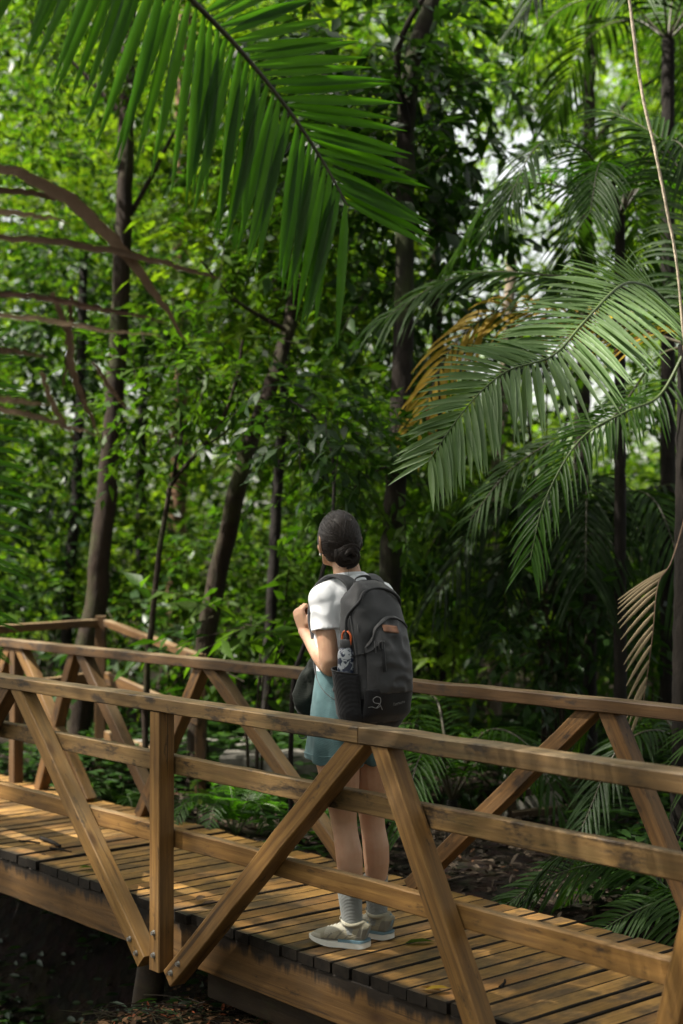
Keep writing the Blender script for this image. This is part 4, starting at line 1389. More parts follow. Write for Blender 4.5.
# dead frond hanging at the left: a bent midrib and stiff brown leaflets
dmb = MB()
dl = [([(-40, 160, 2.75), (20, 172, 2.75), (72, 200, 2.78), (128, 256, 2.8), (158, 298, 2.82), (192, 350, 2.85)], .013, .005),
      ([(-60, 232, 2.7), (40, 240, 2.72), (120, 252, 2.78), (190, 270, 2.85), (226, 280, 2.88)], .0085, .003),
      ([(-60, 208, 2.8), (20, 213, 2.8), (70, 222, 2.82)], .007, .003), ([(-60, 188, 2.85), (30, 192, 2.85), (75, 204, 2.87)], .007, .003),
      ([(-50, 290, 2.6), (40, 297, 2.62), (110, 310, 2.66), (170, 323, 2.7)], .0075, .003), ([(-50, 312, 2.6), (30, 317, 2.62), (100, 330, 2.66), (160, 336, 2.7)], .006, .002),
      ([(-50, 346, 2.65), (0, 350, 2.66), (48, 357, 2.7)], .007, .003), ([(-50, 398, 2.6), (10, 400, 2.6), (50, 406, 2.62)], .007, .003), ([(-50, 402, 2.66), (20, 412, 2.66), (72, 428, 2.7), (100, 436, 2.72)], .007, .002),
      ([(52, 292, 2.7), (68, 335, 2.71), (72, 372, 2.72), (88, 410, 2.74), (102, 446, 2.76)], .008, .003), ([(70, 295, 2.72), (70, 345, 2.72), (62, 392, 2.73)], .006, .002),
      ([(40, 372, 2.68), (55, 410, 2.7), (75, 440, 2.72)], .006, .002), ([(92, 362, 2.74), (112, 390, 2.76), (130, 412, 2.78)], .005, .002)]
def blade(mb, P, w0, w1, wm, nrm, mi=0, tw=0.0):
    """flat folded leaflet blade along P"""
    n = len(P); q = np.linspace(0, 1, n)
    T_ = unit(np.gradient(P, axis=0)); ww = np.where(q < .35, w0 + (wm - w0) * q / .35, wm + (w1 - wm) * ((q - .35) / .65) ** 1.6)
    S_ = unit(np.cross(T_, np.array(nrm, float) + np.outer(q, (0, tw, 0)))); N_ = np.cross(S_, T_)
    V = np.concatenate([P + S_ * ww[:, None] / 2, P - N_ * ww[:, None] * .22, P - S_ * ww[:, None] / 2])
    k = np.arange(n - 1)
    mb.add(V, np.concatenate([np.stack([k, k + 1, n + k + 1, n + k], 1), np.stack([n + k, n + k + 1, 2 * n + k + 1, 2 * n + k], 1)]), mi)
for k_, (pts_, a_, b_) in enumerate(dl):
    K_ = np.array(rel(WL(*[(x_, y_, Y_ * 1.3) for x_, y_, Y_ in pts_]), vp.location))
    q_ = np.linspace(0, len(K_) - 1, 34)
    P = np.stack([np.interp(q_, np.arange(len(K_)), K_[:, c_]) for c_ in range(3)], 1)
    P[1:-1] = (P[:-2] + P[1:-1] * 2 + P[2:]) / 4 + vr.normal(0, .002, P[1:-1].shape)
    blade(dmb, P, a_ * 1.6, .002, a_ * (2.5 if k_ else 2.9), (.1 * (k_ % 3 - 1), -.8, .35 - .12 * (k_ % 4)), 0, .5 * (k_ % 3 - 1))
# strips run back to the midrib outside the view
tube(dmb, catmull(rel([vt, *WL((-160, 60, 3.7), (-75, 165, 3.57), (-58, 290, 3.4), (-56, 410, 3.4), (-70, 520, 3.4))], vp.location), 40), [.016, .007], 8, mi=1)
dfo = dmb.build('dead_frond', FM('frond_dry', 'rachis_dry'), vp)
dfo['label'] = 'dead brown frond with stiff bent leaflets'
# green frond hanging just inside the left edge
fr(vp, 'frond', [vt, *WL((-140, 120, 3.8), (-75, 300, 3.9), (-40, 410, 3.9), (-26, 520, 3.9), (-34, 650, 3.9))], FM('frond_bright'), nl=52, length=.21, width=.015, normal=(.1, -.9, .35), ang=(92, 80), droop=.18, start=.3, r=vr, upt=.05)
for az, up_, L in ((150, .5, 1.5), (200, .7, 1.5), (250, .6, 1.4), (300, .45, 1.3), (100, .75, 1.5)):
    a_ = R(az); d_ = Vector((math.cos(a_), math.sin(a_), 0))
    fr(vp, 'frond', [vt, vt + d_ * L * .35 + Vector((0, 0, up_ * .5)), vt + d_ * L * .75 + Vector((0, 0, up_ * .5)), vt + d_ * L + Vector((0, 0, up_ * .1))], FM('frond_green'), nl=34, length=.42, width=.034, r=vr)

# --- the silver-fronded palm at the right
Y2 = 7.3
b2 = W(684, 760, Y2); b2 = Vector((b2.x, b2.y, gp(b2.x, b2.y)))
t2 = W(688, 345, Y2)
p2_ = palm('palm at the right edge with the broad silvery frond lit from above', b2, t2, .075, .05, 'bark_black')
pr2 = np.random.default_rng(31)
f = fr(p2_, 'frond', [t2, *WL((664, 300, 7.1), (640, 284, 6.9), (618, 287, 6.7), (583, 323, 6.4), (552, 356, 6.2), (505, 372, 6.05), (466, 408, 5.95), (428, 462, 5.9))], FM('frond_sheen', 'rachis_green'),
       nl=78, length=.43, width=.0285, normal=(-.12, -.88, .45), ang=(80, 38), droop=.16, start=.17, r=pr2, upt=.05, lr=(1, .85), jitter=.05,
       prof=lambda u: np.interp(u, [0, .2, .5, .8, 1], [.75, .9, 1.0, .85, .5]))
f['label'] = 'broad green frond with painted silvery sheen bowing to the left'
fr(p2_, 'frond', [t2, *WL((660, 395, 7.2), (625, 412, 7.0), (580, 440, 6.8), (545, 500, 6.65), (530, 560, 6.6))], FM('frond_bright', 'rachis_green'), nl=40, length=.25, width=.017, normal=(-.2, -.85, .5), ang=(52, 28), droop=.35, r=pr2)
fr(p2_, 'frond', [t2, *WL((655, 360, 7.6), (610, 420, 7.7), (560, 438, 7.7), (510, 470, 7.7), (470, 520, 7.7))], FM('frond_green'), nl=40, length=.25, width=.017, normal=(-.2, -.55, .8), ang=(64, 34), droop=.4, r=pr2)
fr(p2_, 'frond', [t2, *WL((650, 300, 7.9), (600, 282, 8.1), (545, 275, 8.2), (490, 272, 8.3), (440, 283, 8.3), (385, 318, 8.3))], FM('frond_green'), nl=56, length=.42, width=.03, normal=(-.1, -.35, .92), ang=(66, 34), droop=.5, r=pr2)
yl = fr(p2_, 'frond', [t2, *WL((610, 320, 8.2), (550, 312, 8.4), (500, 310, 8.5), (450, 350, 8.5), (420, 420, 8.5))], FM('frond_yellow'), nl=36, length=.36, width=.03, normal=(-.2, -.6, .7), ang=(62, 34), droop=.5, r=pr2)
yl['label'] = 'yellowing frond hanging behind the silvery one'
for pts_ in ([(720, 310, 7.2), (760, 330, 7.0), (800, 420, 6.9)], [(690, 270, 7.5), (690, 200, 7.8), (660, 140, 8.0), (610, 110, 8.2)], [(715, 270, 7.6), (760, 200, 7.8), (830, 190, 8.0)]):
    fr(p2_, 'frond', [t2, *WL(*pts_)], FM('frond_green'), nl=40, length=.4, width=.026, normal=(-.2, -.4, .85), ang=(62, 34), droop=.45, r=pr2)
# dead straw frond hanging down, leaflets slanting one way
smb = MB()
SP = WL((690, 500, 6.9), (672, 560, 6.6), (658, 585, 6.5), (652, 640, 6.45), (641, 720, 6.45))
Pc = catmull(rel(SP, p2_.location), 40)
tube(smb, Pc, [.0045, .002], 6, mi=1)
for k in range(15):
    q = Pc[int(13 + k * 1.75)]
    L_ = .26 - .006 * k
    dd = unit(np.array((-.83 + .030 * k, -.1, -.42 - .03 * k)))
    C = q + np.outer(np.linspace(0, 1, 5) * L_, dd); C[:, 2] -= np.linspace(0, 1, 5) ** 2 * .02
    tube(smb, C, [(w_, .0018) for w_ in (.005, .0085, .008, .006, .0015)], 6, up=(0, 1, 0), mi=0)
so = smb.build('dead_frond', FM('frond_straw', 'rachis_dry'), p2_)
so['label'] = 'dead straw coloured frond hanging straight down'

# --- slim dark palm in the right half, feathery crown above
def crown_palm(label, px, pyb, Y, pytop, r0, nfr, L, seed, mats, bark='bark_black', nl=38, ll=.4, lw=.026, lean=0, droop=.45, up0=.55, skipdir=None, group=None):
    r = np.random.default_rng(seed)
    b_ = W(px, pyb, Y); b_ = Vector((b_.x, b_.y, gp(b_.x, b_.y)))
    t_ = W(px + lean, pytop, Y)
    o = palm(label, b_, t_, r0, r0 * .75, bark, group=group)
    for k in range(nfr):
        a_ = 2 * math.pi * (k + r.uniform(-.25, .25)) / nfr
        d_ = Vector((math.cos(a_), math.sin(a_), 0)); u_ = up0 * r.uniform(.5, 1.3); l_ = L * r.uniform(.8, 1.1)
        fr(o, 'frond', [t_, t_ + d_ * l_ * .3 + Vector((0, 0, l_ * u_ * .55)), t_ + d_ * l_ * .7 + Vector((0, 0, l_ * u_ * .5)), t_ + d_ * l_ + Vector((0, 0, l_ * (u_ * .5 - .42)))],
           FM(mats[k % len(mats)]), nl=nl, length=ll, width=lw, droop=droop, r=r, normal=(0, 0, 1))
    return o
crown_palm('slim black stemmed palm standing behind the silvery frond, feathery crown near the top right', 620, 780, 8.6, 215, .04, 10, .95, 41, ['frond_green', 'frond_bright', 'frond_green'], ll=.32, lw=.02)
crown_palm('tall palm leaning in from the top right corner with drooping dark fronds', 668, 760, 10.2, 40, .06, 9, 1.35, 42, ['frond_green', 'frond_dark'], ll=.4, lw=.025)
# arching single frond against the bright gap
# --- low palms at the far side of the deck
crown_palm('low stemless palm in the shade below the far rail, fronds spreading under the straw frond', 706, 830, 7.6, 800, .05, 7, .85, 43, ['frond_green', 'frond_dark', 'frond_green'], nl=36, ll=.27, lw=.018, up0=.9)
crown_palm('low palm with lit narrow leaflets just behind the far rail, right of the backpack', 452, 820, 8.2, 800, .04, 7, .8, 44, ['frond_green', 'frond_bright'], nl=34, ll=.25, lw=.017, up0=1.0)
lp = crown_palm('small palm at the deck edge with a bright arching frond, lower right', 690, 940, 6.1, 940, .03, 6, .75, 45, ['frond_green', 'frond_dark'], nl=30, ll=.22, lw=.018, up0=.8)
lt = Vector(lp.location)
fr(lp, 'frond', [lt + Vector((0, 0, .1)), *WL((668, 890, 6.1), (630, 866, 6.15), (585, 866, 6.2), (545, 880, 6.25), (505, 905, 6.3))], FM('frond_bright', 'rachis_green'), nl=38, length=.22, width=.017, normal=(0, -.5, .85), ang=(66, 36), droop=.3, r=pr2)
fr(lp, 'frond', [lt + Vector((0, 0, .1)), *WL((680, 900, 5.9), (650, 905, 5.9), (610, 925, 5.95), (585, 945, 6.0))], FM('frond_bright', 'rachis_green'), nl=30, length=.2, width=.016, normal=(0, -.5, .85), ang=(62, 36), droop=.3, r=pr2)
crown_palm('dark feathery palm filling the shade between the slim stem and the right edge', 590, 770, 9.8, 560, .05, 10, 1.5, 46, ['frond_dark', 'frond_dark', 'frond_green'], ll=.45, lw=.026, droop=.7)
crown_palm('dark young palm behind the far rail, fronds drooping over its short stem', 545, 770, 11.5, 600, .045, 9, 1.3, 47, ['frond_dark', 'frond_green'], ll=.4, lw=.026, droop=.7)

# pale bare vine hanging at the right
vm = MB()
vpts = WL((622, -60, 6.4), (640, 80, 6.4), (655, 150, 6.4), (668, 215, 6.42), (678, 275, 6.45), (690, 420, 6.5), (702, 620, 6.55))
tube(vm, catmull(vpts, 60), [.008, .0055], 8, jit=.0008)
vine = vm.build('hanging_vine', M['vine_pale'])
tag(vine, 'pale bare vine hanging taut at the upper right, in front of the palms', 'vine')

# ------------------------------------------------------------------ trees
def tree(name, label, pts, r0, r1, bark, crown=(), leaf='leaf_mid', nleaf=2500, size=.14, seed=1, branches=(), group=None, aspect=.5, fine=False, ground=True, cat='tree'):
    """pts (px, py, Y) up the trunk; crown: list of (px, py, Y, radius)"""
    P = WL(*pts)
    base = Vector((P[0].x, P[0].y, gp(P[0].x, P[0].y))) if ground else P[0].copy()
    o = thing(name, label, cat, base, 0, group)
    mb = MB()
    r = np.random.default_rng(seed)
    Q = ([base - Vector((0, 0, .15))] if ground and P[0].z - base.z > .15 else []) + P
    C = catmull(rel(Q, base), 44)
    C[2:-1] += r.normal(0, r0 * .07, C[2:-1].shape)
    rr = [np.interp(k / 43, [0, .06, 1], [r0 * 1.5, r0, r1]) for k in range(44)]
    tube(mb, C, rr, 12, jit=r0 * .03)
    trunk = mb.build('trunk', M[bark], o)
    for bp, ra, rb in branches:
        mb = MB(); tube(mb, catmull(rel(WL(*bp), base), 22), [ra, rb], 8, jit=ra * .05)
        mb.build('branch', M[bark], o)
    if crown:
        mb = MB()
        cs = [np.array(W(*c[:3])) - np.array(base) for c in crown]
        rs = np.array([(c[3], c[3] * 1.1, c[3] * .85) for c in crown])
        clump_leaves(mb, cs, rs, nleaf, size, r, aspect, fine=fine, twig_mi=1)
        mb.build('crown', [M[leaf], M[bark]], o)
    return o
T = tree
T('tree', 'tall brown tree at the left, its trunk leaning past the bend in the trail railing', [(80, 720, 11), (95, 600, 11), (108, 480, 11), (118, 350, 11), (124, 200, 11), (130, -20, 11.2), (140, -260, 11.5)], .098, .05, 'bark_brown',
  [(40, 60, 11, 1.0), (170, 40, 11.4, 1.1), (90, -80, 11, 1.2), (215, 130, 11.6, .8), (60, 180, 11.8, .8)], 'leaf_mid', 6500, .105, 1,
  [([(122, 230, 11), (165, 150, 11.2), (205, 60, 11.4)], .025, .008), ([(126, 120, 11), (80, 70, 11), (30, 20, 11)], .025, .008)])
T('tree', 'brown trunk leaning right behind the far rail, left of the hiker', [(200, 680, 9.9), (222, 560, 9.9), (240, 480, 9.7), (258, 420, 9.8), (272, 385, 9.9), (290, 320, 10.1), (312, 210, 10.4), (330, 40, 10.8)], .072, .04, 'bark_brown',
  [(250, 300, 10, .62), (330, 250, 10.4, .8), (290, 180, 10.6, .8), (360, 120, 10.8, .9)], 'leaf_mid', 3600, .13, 2, [([(285, 330, 10), (235, 300, 9.8), (200, 260, 9.7)], .02, .006)])
T('sapling', 'thin forked mossy sapling between the tall brown tree and the leaning trunk', [(146, 690, 9), (152, 620, 9), (160, 550, 9), (168, 500, 9), (174, 480, 9), (198, 452, 9), (222, 420, 9), (236, 380, 9), (243, 340, 9)], .021, .009, 'bark_brown',
  [(235, 350, 9, .42), (150, 400, 9.2, .45), (205, 370, 9.3, .4)], 'leaf_mid', 900, .11, 3, [([(173, 484, 9), (176, 460, 9), (182, 435, 9.1), (178, 410, 9.1)], .013, .006), ([(205, 445, 9), (218, 438, 9), (240, 420, 9)], .009, .004)])
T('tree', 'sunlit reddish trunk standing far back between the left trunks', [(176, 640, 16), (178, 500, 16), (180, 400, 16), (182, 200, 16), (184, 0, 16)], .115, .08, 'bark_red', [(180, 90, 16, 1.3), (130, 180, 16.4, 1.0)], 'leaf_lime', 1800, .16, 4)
T('tree', "dark straight tree rising directly behind the hiker's backpack", [(386, 660, 9), (391, 560, 9), (398, 470, 9), (403, 340, 9.1), (406, 200, 9.2), (410, 80, 9.3), (432, -10, 9.4), (470, -200, 9.6)], .076, .05, 'bark_dark',
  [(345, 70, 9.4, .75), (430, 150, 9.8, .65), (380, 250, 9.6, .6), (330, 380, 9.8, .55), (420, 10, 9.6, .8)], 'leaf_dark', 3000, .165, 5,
  [([(408, 130, 9.2), (398, 50, 9.1), (440, -30, 9)], .028, .015), ([(405, 215, 9.2), (370, 170, 9.3), (330, 110, 9.4)], .016, .006)])
T('tree', 'thin dark trunk standing between the leaning trunk and the hiker', [(268, 690, 11), (272, 600, 11), (278, 480, 11), (284, 400, 11), (288, 250, 11.2), (292, 60, 11.4)], .05, .03, 'bark_black', [(300, 380, 11.2, .6), (270, 250, 11.3, .8), (310, 120, 11.5, .9)], 'leaf_lime', 1500, .19, 6)
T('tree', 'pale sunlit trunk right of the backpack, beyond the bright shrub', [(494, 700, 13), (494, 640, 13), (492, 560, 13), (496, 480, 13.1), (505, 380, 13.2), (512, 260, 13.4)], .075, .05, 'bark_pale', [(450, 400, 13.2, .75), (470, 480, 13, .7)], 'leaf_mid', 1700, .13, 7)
T('sapling', "thin dark curved sapling rising behind the hiker's raised hand", [(292, 700, 7.6), (306, 640, 7.6), (322, 575, 7.6), (333, 510, 7.7), (331, 450, 7.8), (312, 415, 7.9), (290, 400, 8.0)], .014, .006, 'bark_black', [(300, 400, 8, .35), (330, 440, 8, .3)], 'leaf_dark', 420, .12, 8)
T('sapling', "thin sapling bending right above the hiker's head to the dark trunk", [(325, 690, 8.6), (336, 600, 8.6), (346, 515, 8.6), (360, 482, 8.6), (392, 464, 8.6), (420, 455, 8.6)], .013, .005, 'bark_black', [(380, 470, 8.7, .4), (355, 430, 8.8, .4)], 'leaf_mid', 520, .13, 9)
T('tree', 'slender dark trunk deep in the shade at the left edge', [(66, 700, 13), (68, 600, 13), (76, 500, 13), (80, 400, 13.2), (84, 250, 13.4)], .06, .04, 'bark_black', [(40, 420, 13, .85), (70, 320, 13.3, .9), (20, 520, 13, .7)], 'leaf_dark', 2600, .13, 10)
T('tree', 'large dark crowned tree closing the top right corner', [(578, 740, 13.5), (580, 500, 13.5), (585, 300, 13.6), (590, 60, 13.8), (600, -200, 14)], .085, .05, 'bark_dark',
  [(600, 60, 13.6, 1.05), (670, 150, 13.8, 1.0), (640, -60, 13.7, 1.2), (600, 190, 14, .6), (640, 250, 13.8, .7)], 'leaf_mid', 5200, .13, 11, [([(588, 150, 13.7), (640, 90, 13.7), (690, 60, 13.8)], .03, .01)])
T('tree', 'tree with dark hanging foliage left of the bright gap', [(440, 740, 12.2), (440, 520, 12.2), (436, 300, 12.3), (430, 100, 12.4), (425, -80, 12.5)], .06, .04, 'bark_dark',
  [(410, 110, 12.4, .62), (420, 230, 12.4, .5), (440, 30, 12.3, .6), (380, 310, 12.4, .6), (430, 320, 12.4, .5)], 'leaf_dark', 3600, .125, 12)
T('tree', 'slim dark trunk with broad leaves between the two forked stems on the left', [(138, 720, 14.5), (140, 560, 14.5), (142, 430, 14.5), (150, 250, 14.6)], .06, .04, 'bark_black', [(120, 330, 14.6, .8), (190, 260, 14.8, .9), (240, 200, 15, 1.0)], 'leaf_mid', 1500, .23, 13)

# shrubs and broad-leaved understorey (each rooted where it stands)
def shrub(label, px, py, Y, h, rad, leaf, n, size, seed, aspect=.45, stems=5, name='shrub', fine=False, group=None):
    c = W(px, py, Y)
    base = Vector((c.x, c.y, gp(c.x, c.y)))
    o = thing(name, label, 'shrub', base, 0, group)
    r = np.random.default_rng(seed)
    top = c.z - base.z
    mb = MB(); cs, rs = [], []
    for k in range(stems):
        a_ = 2 * math.pi * k / stems + r.uniform(-.4, .4)
        e = np.array((math.cos(a_) * rad * .55, math.sin(a_) * rad * .55, top + r.uniform(-.35, .35) * h))
        tube(mb, catmull([(math.cos(a_) * .03, math.sin(a_) * .03, -.05), e * (.35, .35, .55), e], 14), [.012, .005], 6)
        cs.append(e); rs.append((rad * .62, rad * .62, h * .42))
    mb.build('stem', M['bark_brown'], o)
    mb = MB()
    clump_leaves(mb, cs, rs, n, size, r, aspect, fine=fine, twig_mi=1)
    mb.build('foliage', [M[leaf], M['bark_brown']], o)
    return o
SH = [("bright sunlit shrub right of the backpack above the far rail", 446, 618, 11.2, 1.15, .6, 'leaf_fresh', 1900, .12),
      ("broad leaved shrub in shade right of the bright shrub", 560, 640, 9.4, 1.0, .5, 'leaf_dark', 700, .15),
      ("dense shrub behind the dark straight tree at shoulder height", 410, 540, 12.5, 1.6, .7, 'leaf_mid', 1500, .12),
      ("shrub with lit leaves behind the hiker's head", 330, 560, 12.0, 1.5, .7, 'leaf_mid', 1500, .12),
      ("leafy shrub filling the space left of the hiker's raised hand", 250, 600, 12.4, 1.3, .8, 'leaf_mid', 1600, .12),
      ("leafy shrub between the sapling and the leaning trunk", 185, 580, 13.0, 1.4, .7, 'leaf_lime', 1300, .12),
      ("dark shrub under the left trunk beyond the trail railing", 40, 600, 13.6, 1.3, .9, 'leaf_dark', 1500, .13),
      ("low broad leaved plant under the leaning trunk, leaves hanging", 150, 650, 11.6, .6, .5, 'leaf_dark', 320, .2),
      ("low broad leaved plant left of the hiker's bag, pale leaf tips", 255, 640, 9.0, .5, .35, 'leaf_mid', 150, .2),
      ("hanging leaves of the shrub right of the bright gap, below the silvery frond", 545, 350, 10.5, .7, .4, 'leaf_dark', 420, .12),
      ("shrub with small leaves filling the far side behind the straw frond", 650, 600, 12.5, 1.6, .8, 'leaf_mid', 1500, .12),
      ("shrub with yellow green leaves in the middle distance right of the pale trunk", 530, 520, 15.0, 1.6, .9, 'leaf_lime', 1500, .14),
      ("dark shrub below the far rail right of the hiker's legs", 440, 760, 9.2, .5, .45, 'leaf_dark', 520, .12),
      ("dark shrub below the far rail between the two left braces", 240, 725, 11.2, .5, .5, 'leaf_dark', 620, .13)]
for i, (lb_, px, py, Y, h, rd, lf, n, sz) in enumerate(SH):
    shrub(lb_, px, py, Y, h, rd, lf, n, sz, 60 + i)

# ferns and seedlings at the far edge of the deck
def fern(label, px, py, Y, n, L, seed, mat='frond_green', group=None, name='fern'):
    c = W(px, py, Y); base = Vector((c.x, c.y, gp(c.x, c.y)))
    o = thing(name, label, 'fern', base, 0, group)
    r = np.random.default_rng(seed)
    for k in range(n):
        a_ = 2 * math.pi * k / n + r.uniform(-.3, .3); d_ = np.array((math.cos(a_), math.sin(a_), 0)); l_ = L * r.uniform(.75, 1.1)
        frond('frond', [(0, 0, 0), d_ * l_ * .35 + (0, 0, l_ * .5), d_ * l_ * .75 + (0, 0, l_ * .55), d_ * l_ + (0, 0, l_ * .3)], FM(mat, 'rachis_green'), o, nl=24, length=.11, width=.016, ang=(75, 55), droop=.25, start=.2, r=r, rr=(.004, .0015), normal=(0, 0, 1))
    return o
fern('green fern behind the deck edge left of the middle brace', 236, 845, 8.25, 10, .46, 80, 'frond_bright')
fern('small dark fern beside the first far brace on the left', 120, 800, 8.9, 7, .35, 81)
fern('fern in the litter under the near beam, right of the pile', 295, 1018, 5.9, 6, .13, 82, 'frond_bright')
fern('fern tuft in the shade behind the far post, far left', 15, 765, 9.6, 7, .4, 83)
def seedling(label, px, py, Y, h, seed, n=14, size=.11, leaf='leaf_lime'):
    c = W(px, py, Y); base = Vector((c.x, c.y, gp(c.x, c.y)))
    o = thing('seedling', label, 'seedling', base)
    r = np.random.default_rng(seed)
    mb = MB(); tube(mb, catmull([(0, 0, -.02), (.01, 0, h * .5), (.0, .01, h)], 12), [.006, .003], 6); mb.build('stem', M['rachis_green'], o)
    mb = MB()
    z = np.linspace(h * .45, h, n); a_ = np.arange(n) * 2.4
    D = np.stack([np.cos(a_), np.sin(a_), np.full(n, -.15)], 1) + r.normal(0, .15, (n, 3))
    leaves(mb, np.stack([0 * z, 0 * z, z], 1), D, np.tile((0, 0, 1.), (n, 1)) + r.normal(0, .15, (n, 3)), size * r.uniform(.7, 1.1, n), size * .42)
    mb.build('foliage', [M[leaf]], o)
seedling('seedling with whorled green leaves at the far deck edge right of the near post', 196, 835, 8.25, .5, 90)
seedling('seedling in the litter just below the near post', 240, 985, 6.3, .12, 91, 8, .07)
seedling('tiny seedling in the litter below the beam', 350, 1015, 5.9, .1, 92, 8, .08)

# far-off wood: reads as one mass of leaves
def clear_(ax, el, m=0.0):
    """real lanes through the wood where the sky shows: (x/Y, height/Y)"""
    return any(a0 - m < ax < a1 + m and e0 - m < el < e1 + m for a0, a1, e0, e1 in ((.092, .142, .20, .325), (.135, .19, .085, .13), (-.16, -.13, .075, .11)))
def mass(name, label, n_c, y0, y1, rad, n_l, size, leaf, seed, top=.45, bot=-.12, half=.40, keepf=None):
    r = np.random.default_rng(seed)
    cs, rs = [], []
    while len(cs) < n_c:
        Y = r.uniform(y0, y1); ax = r.uniform(-half, half); el = r.uniform(bot, top)
        if clear_(ax, el, (.75 if el > .15 else .4) * rad / Y): continue
        if keepf is not None and not keepf(ax, el, r): continue
        z = max(1.5 + el * Y, .1)
        cs.append((ax * Y, Y, z)); q = rad * r.uniform(.7, 1.3); rs.append((q, q, q * .8))
    mb = MB()
    clump_leaves(mb, cs, rs, n_l, size, r, .5, fine=False, twigs=False)
    o = mb.build(name, M[leaf])
    return tag(o, label, 'foliage', kind='stuff')
mass('understorey_foliage', 'dark tangle of leaves between the nearer trunks', 150, 12.5, 17.5, .75, 42000, .14, 'leaf_mid', 201, keepf=lambda a_, e, r: r.random() < (.9 if e < .1 else .45))
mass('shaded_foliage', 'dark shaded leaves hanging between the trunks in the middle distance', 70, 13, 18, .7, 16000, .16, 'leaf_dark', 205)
mass('far_foliage', 'mass of sunlit leaves of the far wood behind all the trunks', 210, 18, 28, 1.25, 100000, .19, 'leaf_far', 202)
mass('forest_edge_foliage', 'pale green wall of leaves at the back of the wood', 240, 30, 42, 2.3, 100000, .34, 'leaf_far', 203, bot=-.06)

mass('hillside_foliage', 'blurred yellow green leaves far beyond the clearing', 230, 48, 62, 4.0, 62000, .62, 'leaf_far', 204, top=.5, bot=-.05, half=.42)

r = np.random.default_rng(210)           # stray boughs across the clearing
mb = MB()
cs = [np.array((ax * Y, Y, 1.5 + el * Y)) for ax, el, Y in zip(r.uniform(.09, .145, 16), r.uniform(.19, .34, 16), r.uniform(20, 27, 16))]
clump_leaves(mb, cs, np.full(16, .6), 3000, .17, r, .5, fine=False, twigs=True)
tag(mb.build('clearing_foliage', M['leaf_far']), 'thin sunlit leaves hanging across the bright gap', 'foliage', kind='stuff')

# unseen leaves added behind and beside the viewpoint to cut sky light
r = np.random.default_rng(300)
cs, rs = [], []
for k in range(230):
    a_ = r.uniform(R(62), R(305)); d_ = r.uniform(6.5, 10)          # clockwise from +Y
    z_ = r.uniform(-.3, 15)
    if a_ > R(225):
        d_ += 2.5; z_ *= .42
    cs.append((math.sin(a_) * d_, math.cos(a_) * d_ + 1, z_)); q = r.uniform(1.2, 2.2); rs.append((q, q, q))
for k in range(40):                                               # added boughs over the viewpoint and over the right end of the span
    cs.append((r.uniform(.5, 8), r.uniform(-6, 4.5), r.uniform(8.5, 12))); q = r.uniform(1.2, 2); rs.append((q, q, q * .6))
mb = MB(); clump_leaves(mb, cs, rs, 52000, .34, r, .55, fine=False, twigs=False)
o = mb.build('light_blocking_foliage', M['leaf_dark'])
tag(o, 'unseen dense leaves added around the viewpoint to block sky light', 'foliage', kind='stuff')

# unseen crown added to shade the bridge (outside the view, between the sun and the span)
r = np.random.default_rng(123)
cb = Vector((-.2, 5.4, .6)) + sun_dir * 17
ct = thing('added_shade_tree', 'unseen tall tree added so its high crown shades the footbridge', 'tree', (cb.x - 1, cb.y + 2, gp(cb.x - 1, cb.y + 2)))
mb = MB(); tube(mb, catmull([(0, 0, -.2), (.3, -.5, 7), (1, -2, cb.z)], 30), [.3, .14], 14); mb.build('trunk', M['bark_dark'], ct)
mb = MB()
cs = [np.array(cb) - np.array(ct.location) + r.normal(0, 1, 3) * (2.8, 2.0, .7) for k in range(24)]
clump_leaves(mb, cs, np.tile((1.6, 1.6, .8), (24, 1)), 9000, .34, r, .55, fine=False, twigs=False)
mb.build('crown', [M['leaf_mid']], ct)

# ------------------------------------------------------------------ litter on the ground and on the deck
r = np.random.default_rng(55)
def litter(name, label, n, u0, u1, n0, n1, mat, k=1.0):
    mb = MB()
    u_ = r.uniform(u0, u1, n); n_ = r.uniform(n0, n1, n)
    XY = np.stack([u_ * dv.x + n_ * nv.x, u_ * dv.y + n_ * nv.y], 1)
    Z = np.array([ground_z(x, y) for x, y in XY]) + r.uniform(.004, .035, n)
    leaves(mb, np.column_stack([XY, Z]), np.column_stack([r.normal(size=(n, 2)), r.normal(0, .25, n)]), np.array((0, 0, 1.)) + r.normal(0, .35, (n, 3)), k * .02 + k * .085 * r.random(n) ** 2.2, k * .012 + k * .03 * r.random(n))
    tag(mb.build(name, M[mat]), label, 'leaf litter', kind='stuff')
litter('leaf_litter', 'brown and orange fallen leaves under the bridge, painted as if lit', 7500, 2.8, 6.6, 2.9, 4.6, 'litter_lit', .72)
litter('bank_leaf_litter', 'darker fallen leaves scattered over the far bank', 15000, 1.5, 10, 4.5, 9, 'litter_leaf')
mb = MB()
for k in range(900):
    a_, b_ = r.uniform(3.2, 6.0), r.uniform(3.0, 4.4)
    p = un(a_, b_); z = ground_z(p.x, p.y) + r.uniform(.008, .035)
    d_ = r.normal(size=2); d_ = d_ / np.linalg.norm(d_) * r.uniform(.04, .22)
    q = [(p.x - d_[0], p.y - d_[1], z), (p.x + r.normal(0, .01), p.y + r.normal(0, .01), z + r.uniform(.005, .03)), (p.x + d_[0], p.y + d_[1], z + r.uniform(-.005, .03))]
    tube(mb, catmull(q, 6), [r.uniform(.001, .0045), .001], 5)
tw_ = mb.build('twig_litter', M['bark_brown'])
tag(tw_, 'twigs and roots littering the ground under the bridge', 'twigs', kind='stuff')
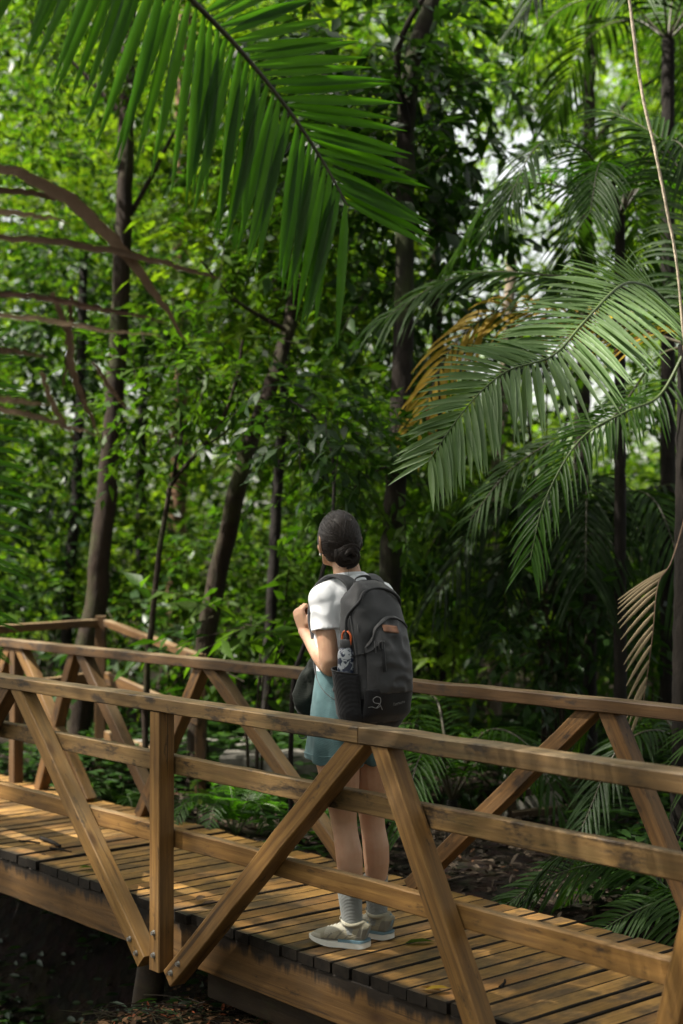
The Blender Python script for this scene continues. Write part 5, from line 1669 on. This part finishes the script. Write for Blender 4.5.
# small plants over the bank: ground cover
mb = MB()
n = 4600
u_ = r.uniform(1.5, 10, n); n_ = r.uniform(4.75, 9.5, n)
XY = np.stack([u_ * dv.x + n_ * nv.x, u_ * dv.y + n_ * nv.y], 1)
kp = np.array([mnoise.noise(Vector((x * .9, y * .9, 4))) > -.12 for x, y in XY]); XY = XY[kp]
for x, y in XY[:3200]:
    if 5.6 < y < 9.6 and .06 < x / y < .175 and r.random() < .96: continue      # the open trail in front of the block
    z = ground_z(x, y); m_ = 5
    a_ = r.uniform(0, 6.28) + np.arange(m_) * 1.26
    hgt = r.uniform(.04, .30)
    leaves(mb, np.tile((x, y, z + hgt), (m_, 1)) + r.normal(0, .02, (m_, 3)), np.stack([np.cos(a_), np.sin(a_), np.full(m_, .1)], 1), np.tile((0, 0, 1.), (m_, 1)) + r.normal(0, .2, (m_, 3)), r.uniform(.08, .2), r.uniform(.03, .07))
for k in range(520):                     # a few plants and hanging roots down the gully side
    p = un(r.uniform(4.9, 8.6), r.uniform(3.2, 4.75)); x, y = p.x, p.y
    z = ground_z(x, y); m_ = 4; a_ = r.uniform(0, 6.28) + np.arange(m_) * 1.57; hgt = r.uniform(.0, .035)
    leaves(mb, np.tile((x, y, z + hgt), (m_, 1)) + r.normal(0, .02, (m_, 3)), np.stack([np.cos(a_), np.sin(a_), np.full(m_, .0)], 1), np.tile((-.4, -.3, .8), (m_, 1)) + r.normal(0, .25, (m_, 3)), r.uniform(.05, .14), r.uniform(.02, .05))
gc = mb.build('ground_cover', M['leaf_dark'])
tag(gc, 'low leafy ground cover on the far bank', 'ground cover', kind='stuff')

# on the deck: a broken stick, thin twigs and a few fallen leaves
def stick(label, px0, py0, px1, py1, r_, name='stick'):
    def dk(px, py):
        d = W(px, py, 1.0) - Vector((0, 0, CAMZ)); return Vector((0, 0, CAMZ)) + d * ((r_ + .002 - CAMZ) / d.z)
    a, b_ = dk(px0, py0), dk(px1, py1); L = b_ - a
    mb = MB(); tube(mb, catmull([(0, 0, 0), L * .5 + Vector((.006, .004, 0)), L], 12), [r_, r_ * .75], 9, jit=r_ * .1)
    o = mb.build(name, M['bark_black']); o.location = a
    tag(o, label, 'stick')
stick('short thick black stick lying on the deck at the left', 41, 838, 60, 846, .011)
stick('thin dark twig lying on the deck below the thick stick', 50, 848, 71, 852, .006, 'twig')
stick('brown twig on the deck left of the thick stick', 19, 841, 40, 843, .006, 'twig')
stick('hair thin forked twig nearest the deck edge, left of the first brace', 42, 854, 57, 858, .0025, 'twig')
stick('short dark twig on the deck at the lower right', 500, 987, 505, 980, .005, 'twig')
def fallen(label, px, py, rz, L, mat, name='fallen_leaf', n=1, seed=0):
    d = W(px, py, 1.0) - Vector((0, 0, CAMZ)); p = Vector((0, 0, CAMZ)) + d * ((.004 - CAMZ) / d.z)
    r = np.random.default_rng(seed)
    mb = MB()
    a_ = rz + np.arange(n) * .8
    leaves(mb, np.column_stack([r.normal(0, .012, (n, 2)), np.linspace(.003, .012, n)]), np.stack([np.cos(a_), np.sin(a_), np.full(n, .06)], 1), np.tile((0.05, 0, 1.), (n, 1)), np.full(n, L), np.full(n, L * .5))
    o = mb.build(name, mat); o.location = p
    tag(o, label, 'leaf')
fallen('small green sprig lying on the deck left of the near post', 92, 870, .3, .07, M['leaf_lime'], 'leaf_sprig', 5, 1)
fallen("green leaf lying on the deck beside the hiker's rear shoe", 404, 944, .2, .12, M['leaf_lime'])
fallen('curled dark leaf on the deck right of the near post', 196, 903, .5, .09, M['frond_dry'], 'fallen_leaf', 2, 3)
fallen('yellow leaf at the near deck edge by the right brace', 444, 992, 2.6, .09, M['frond_yellow'], 'fallen_leaf', 2, 4)
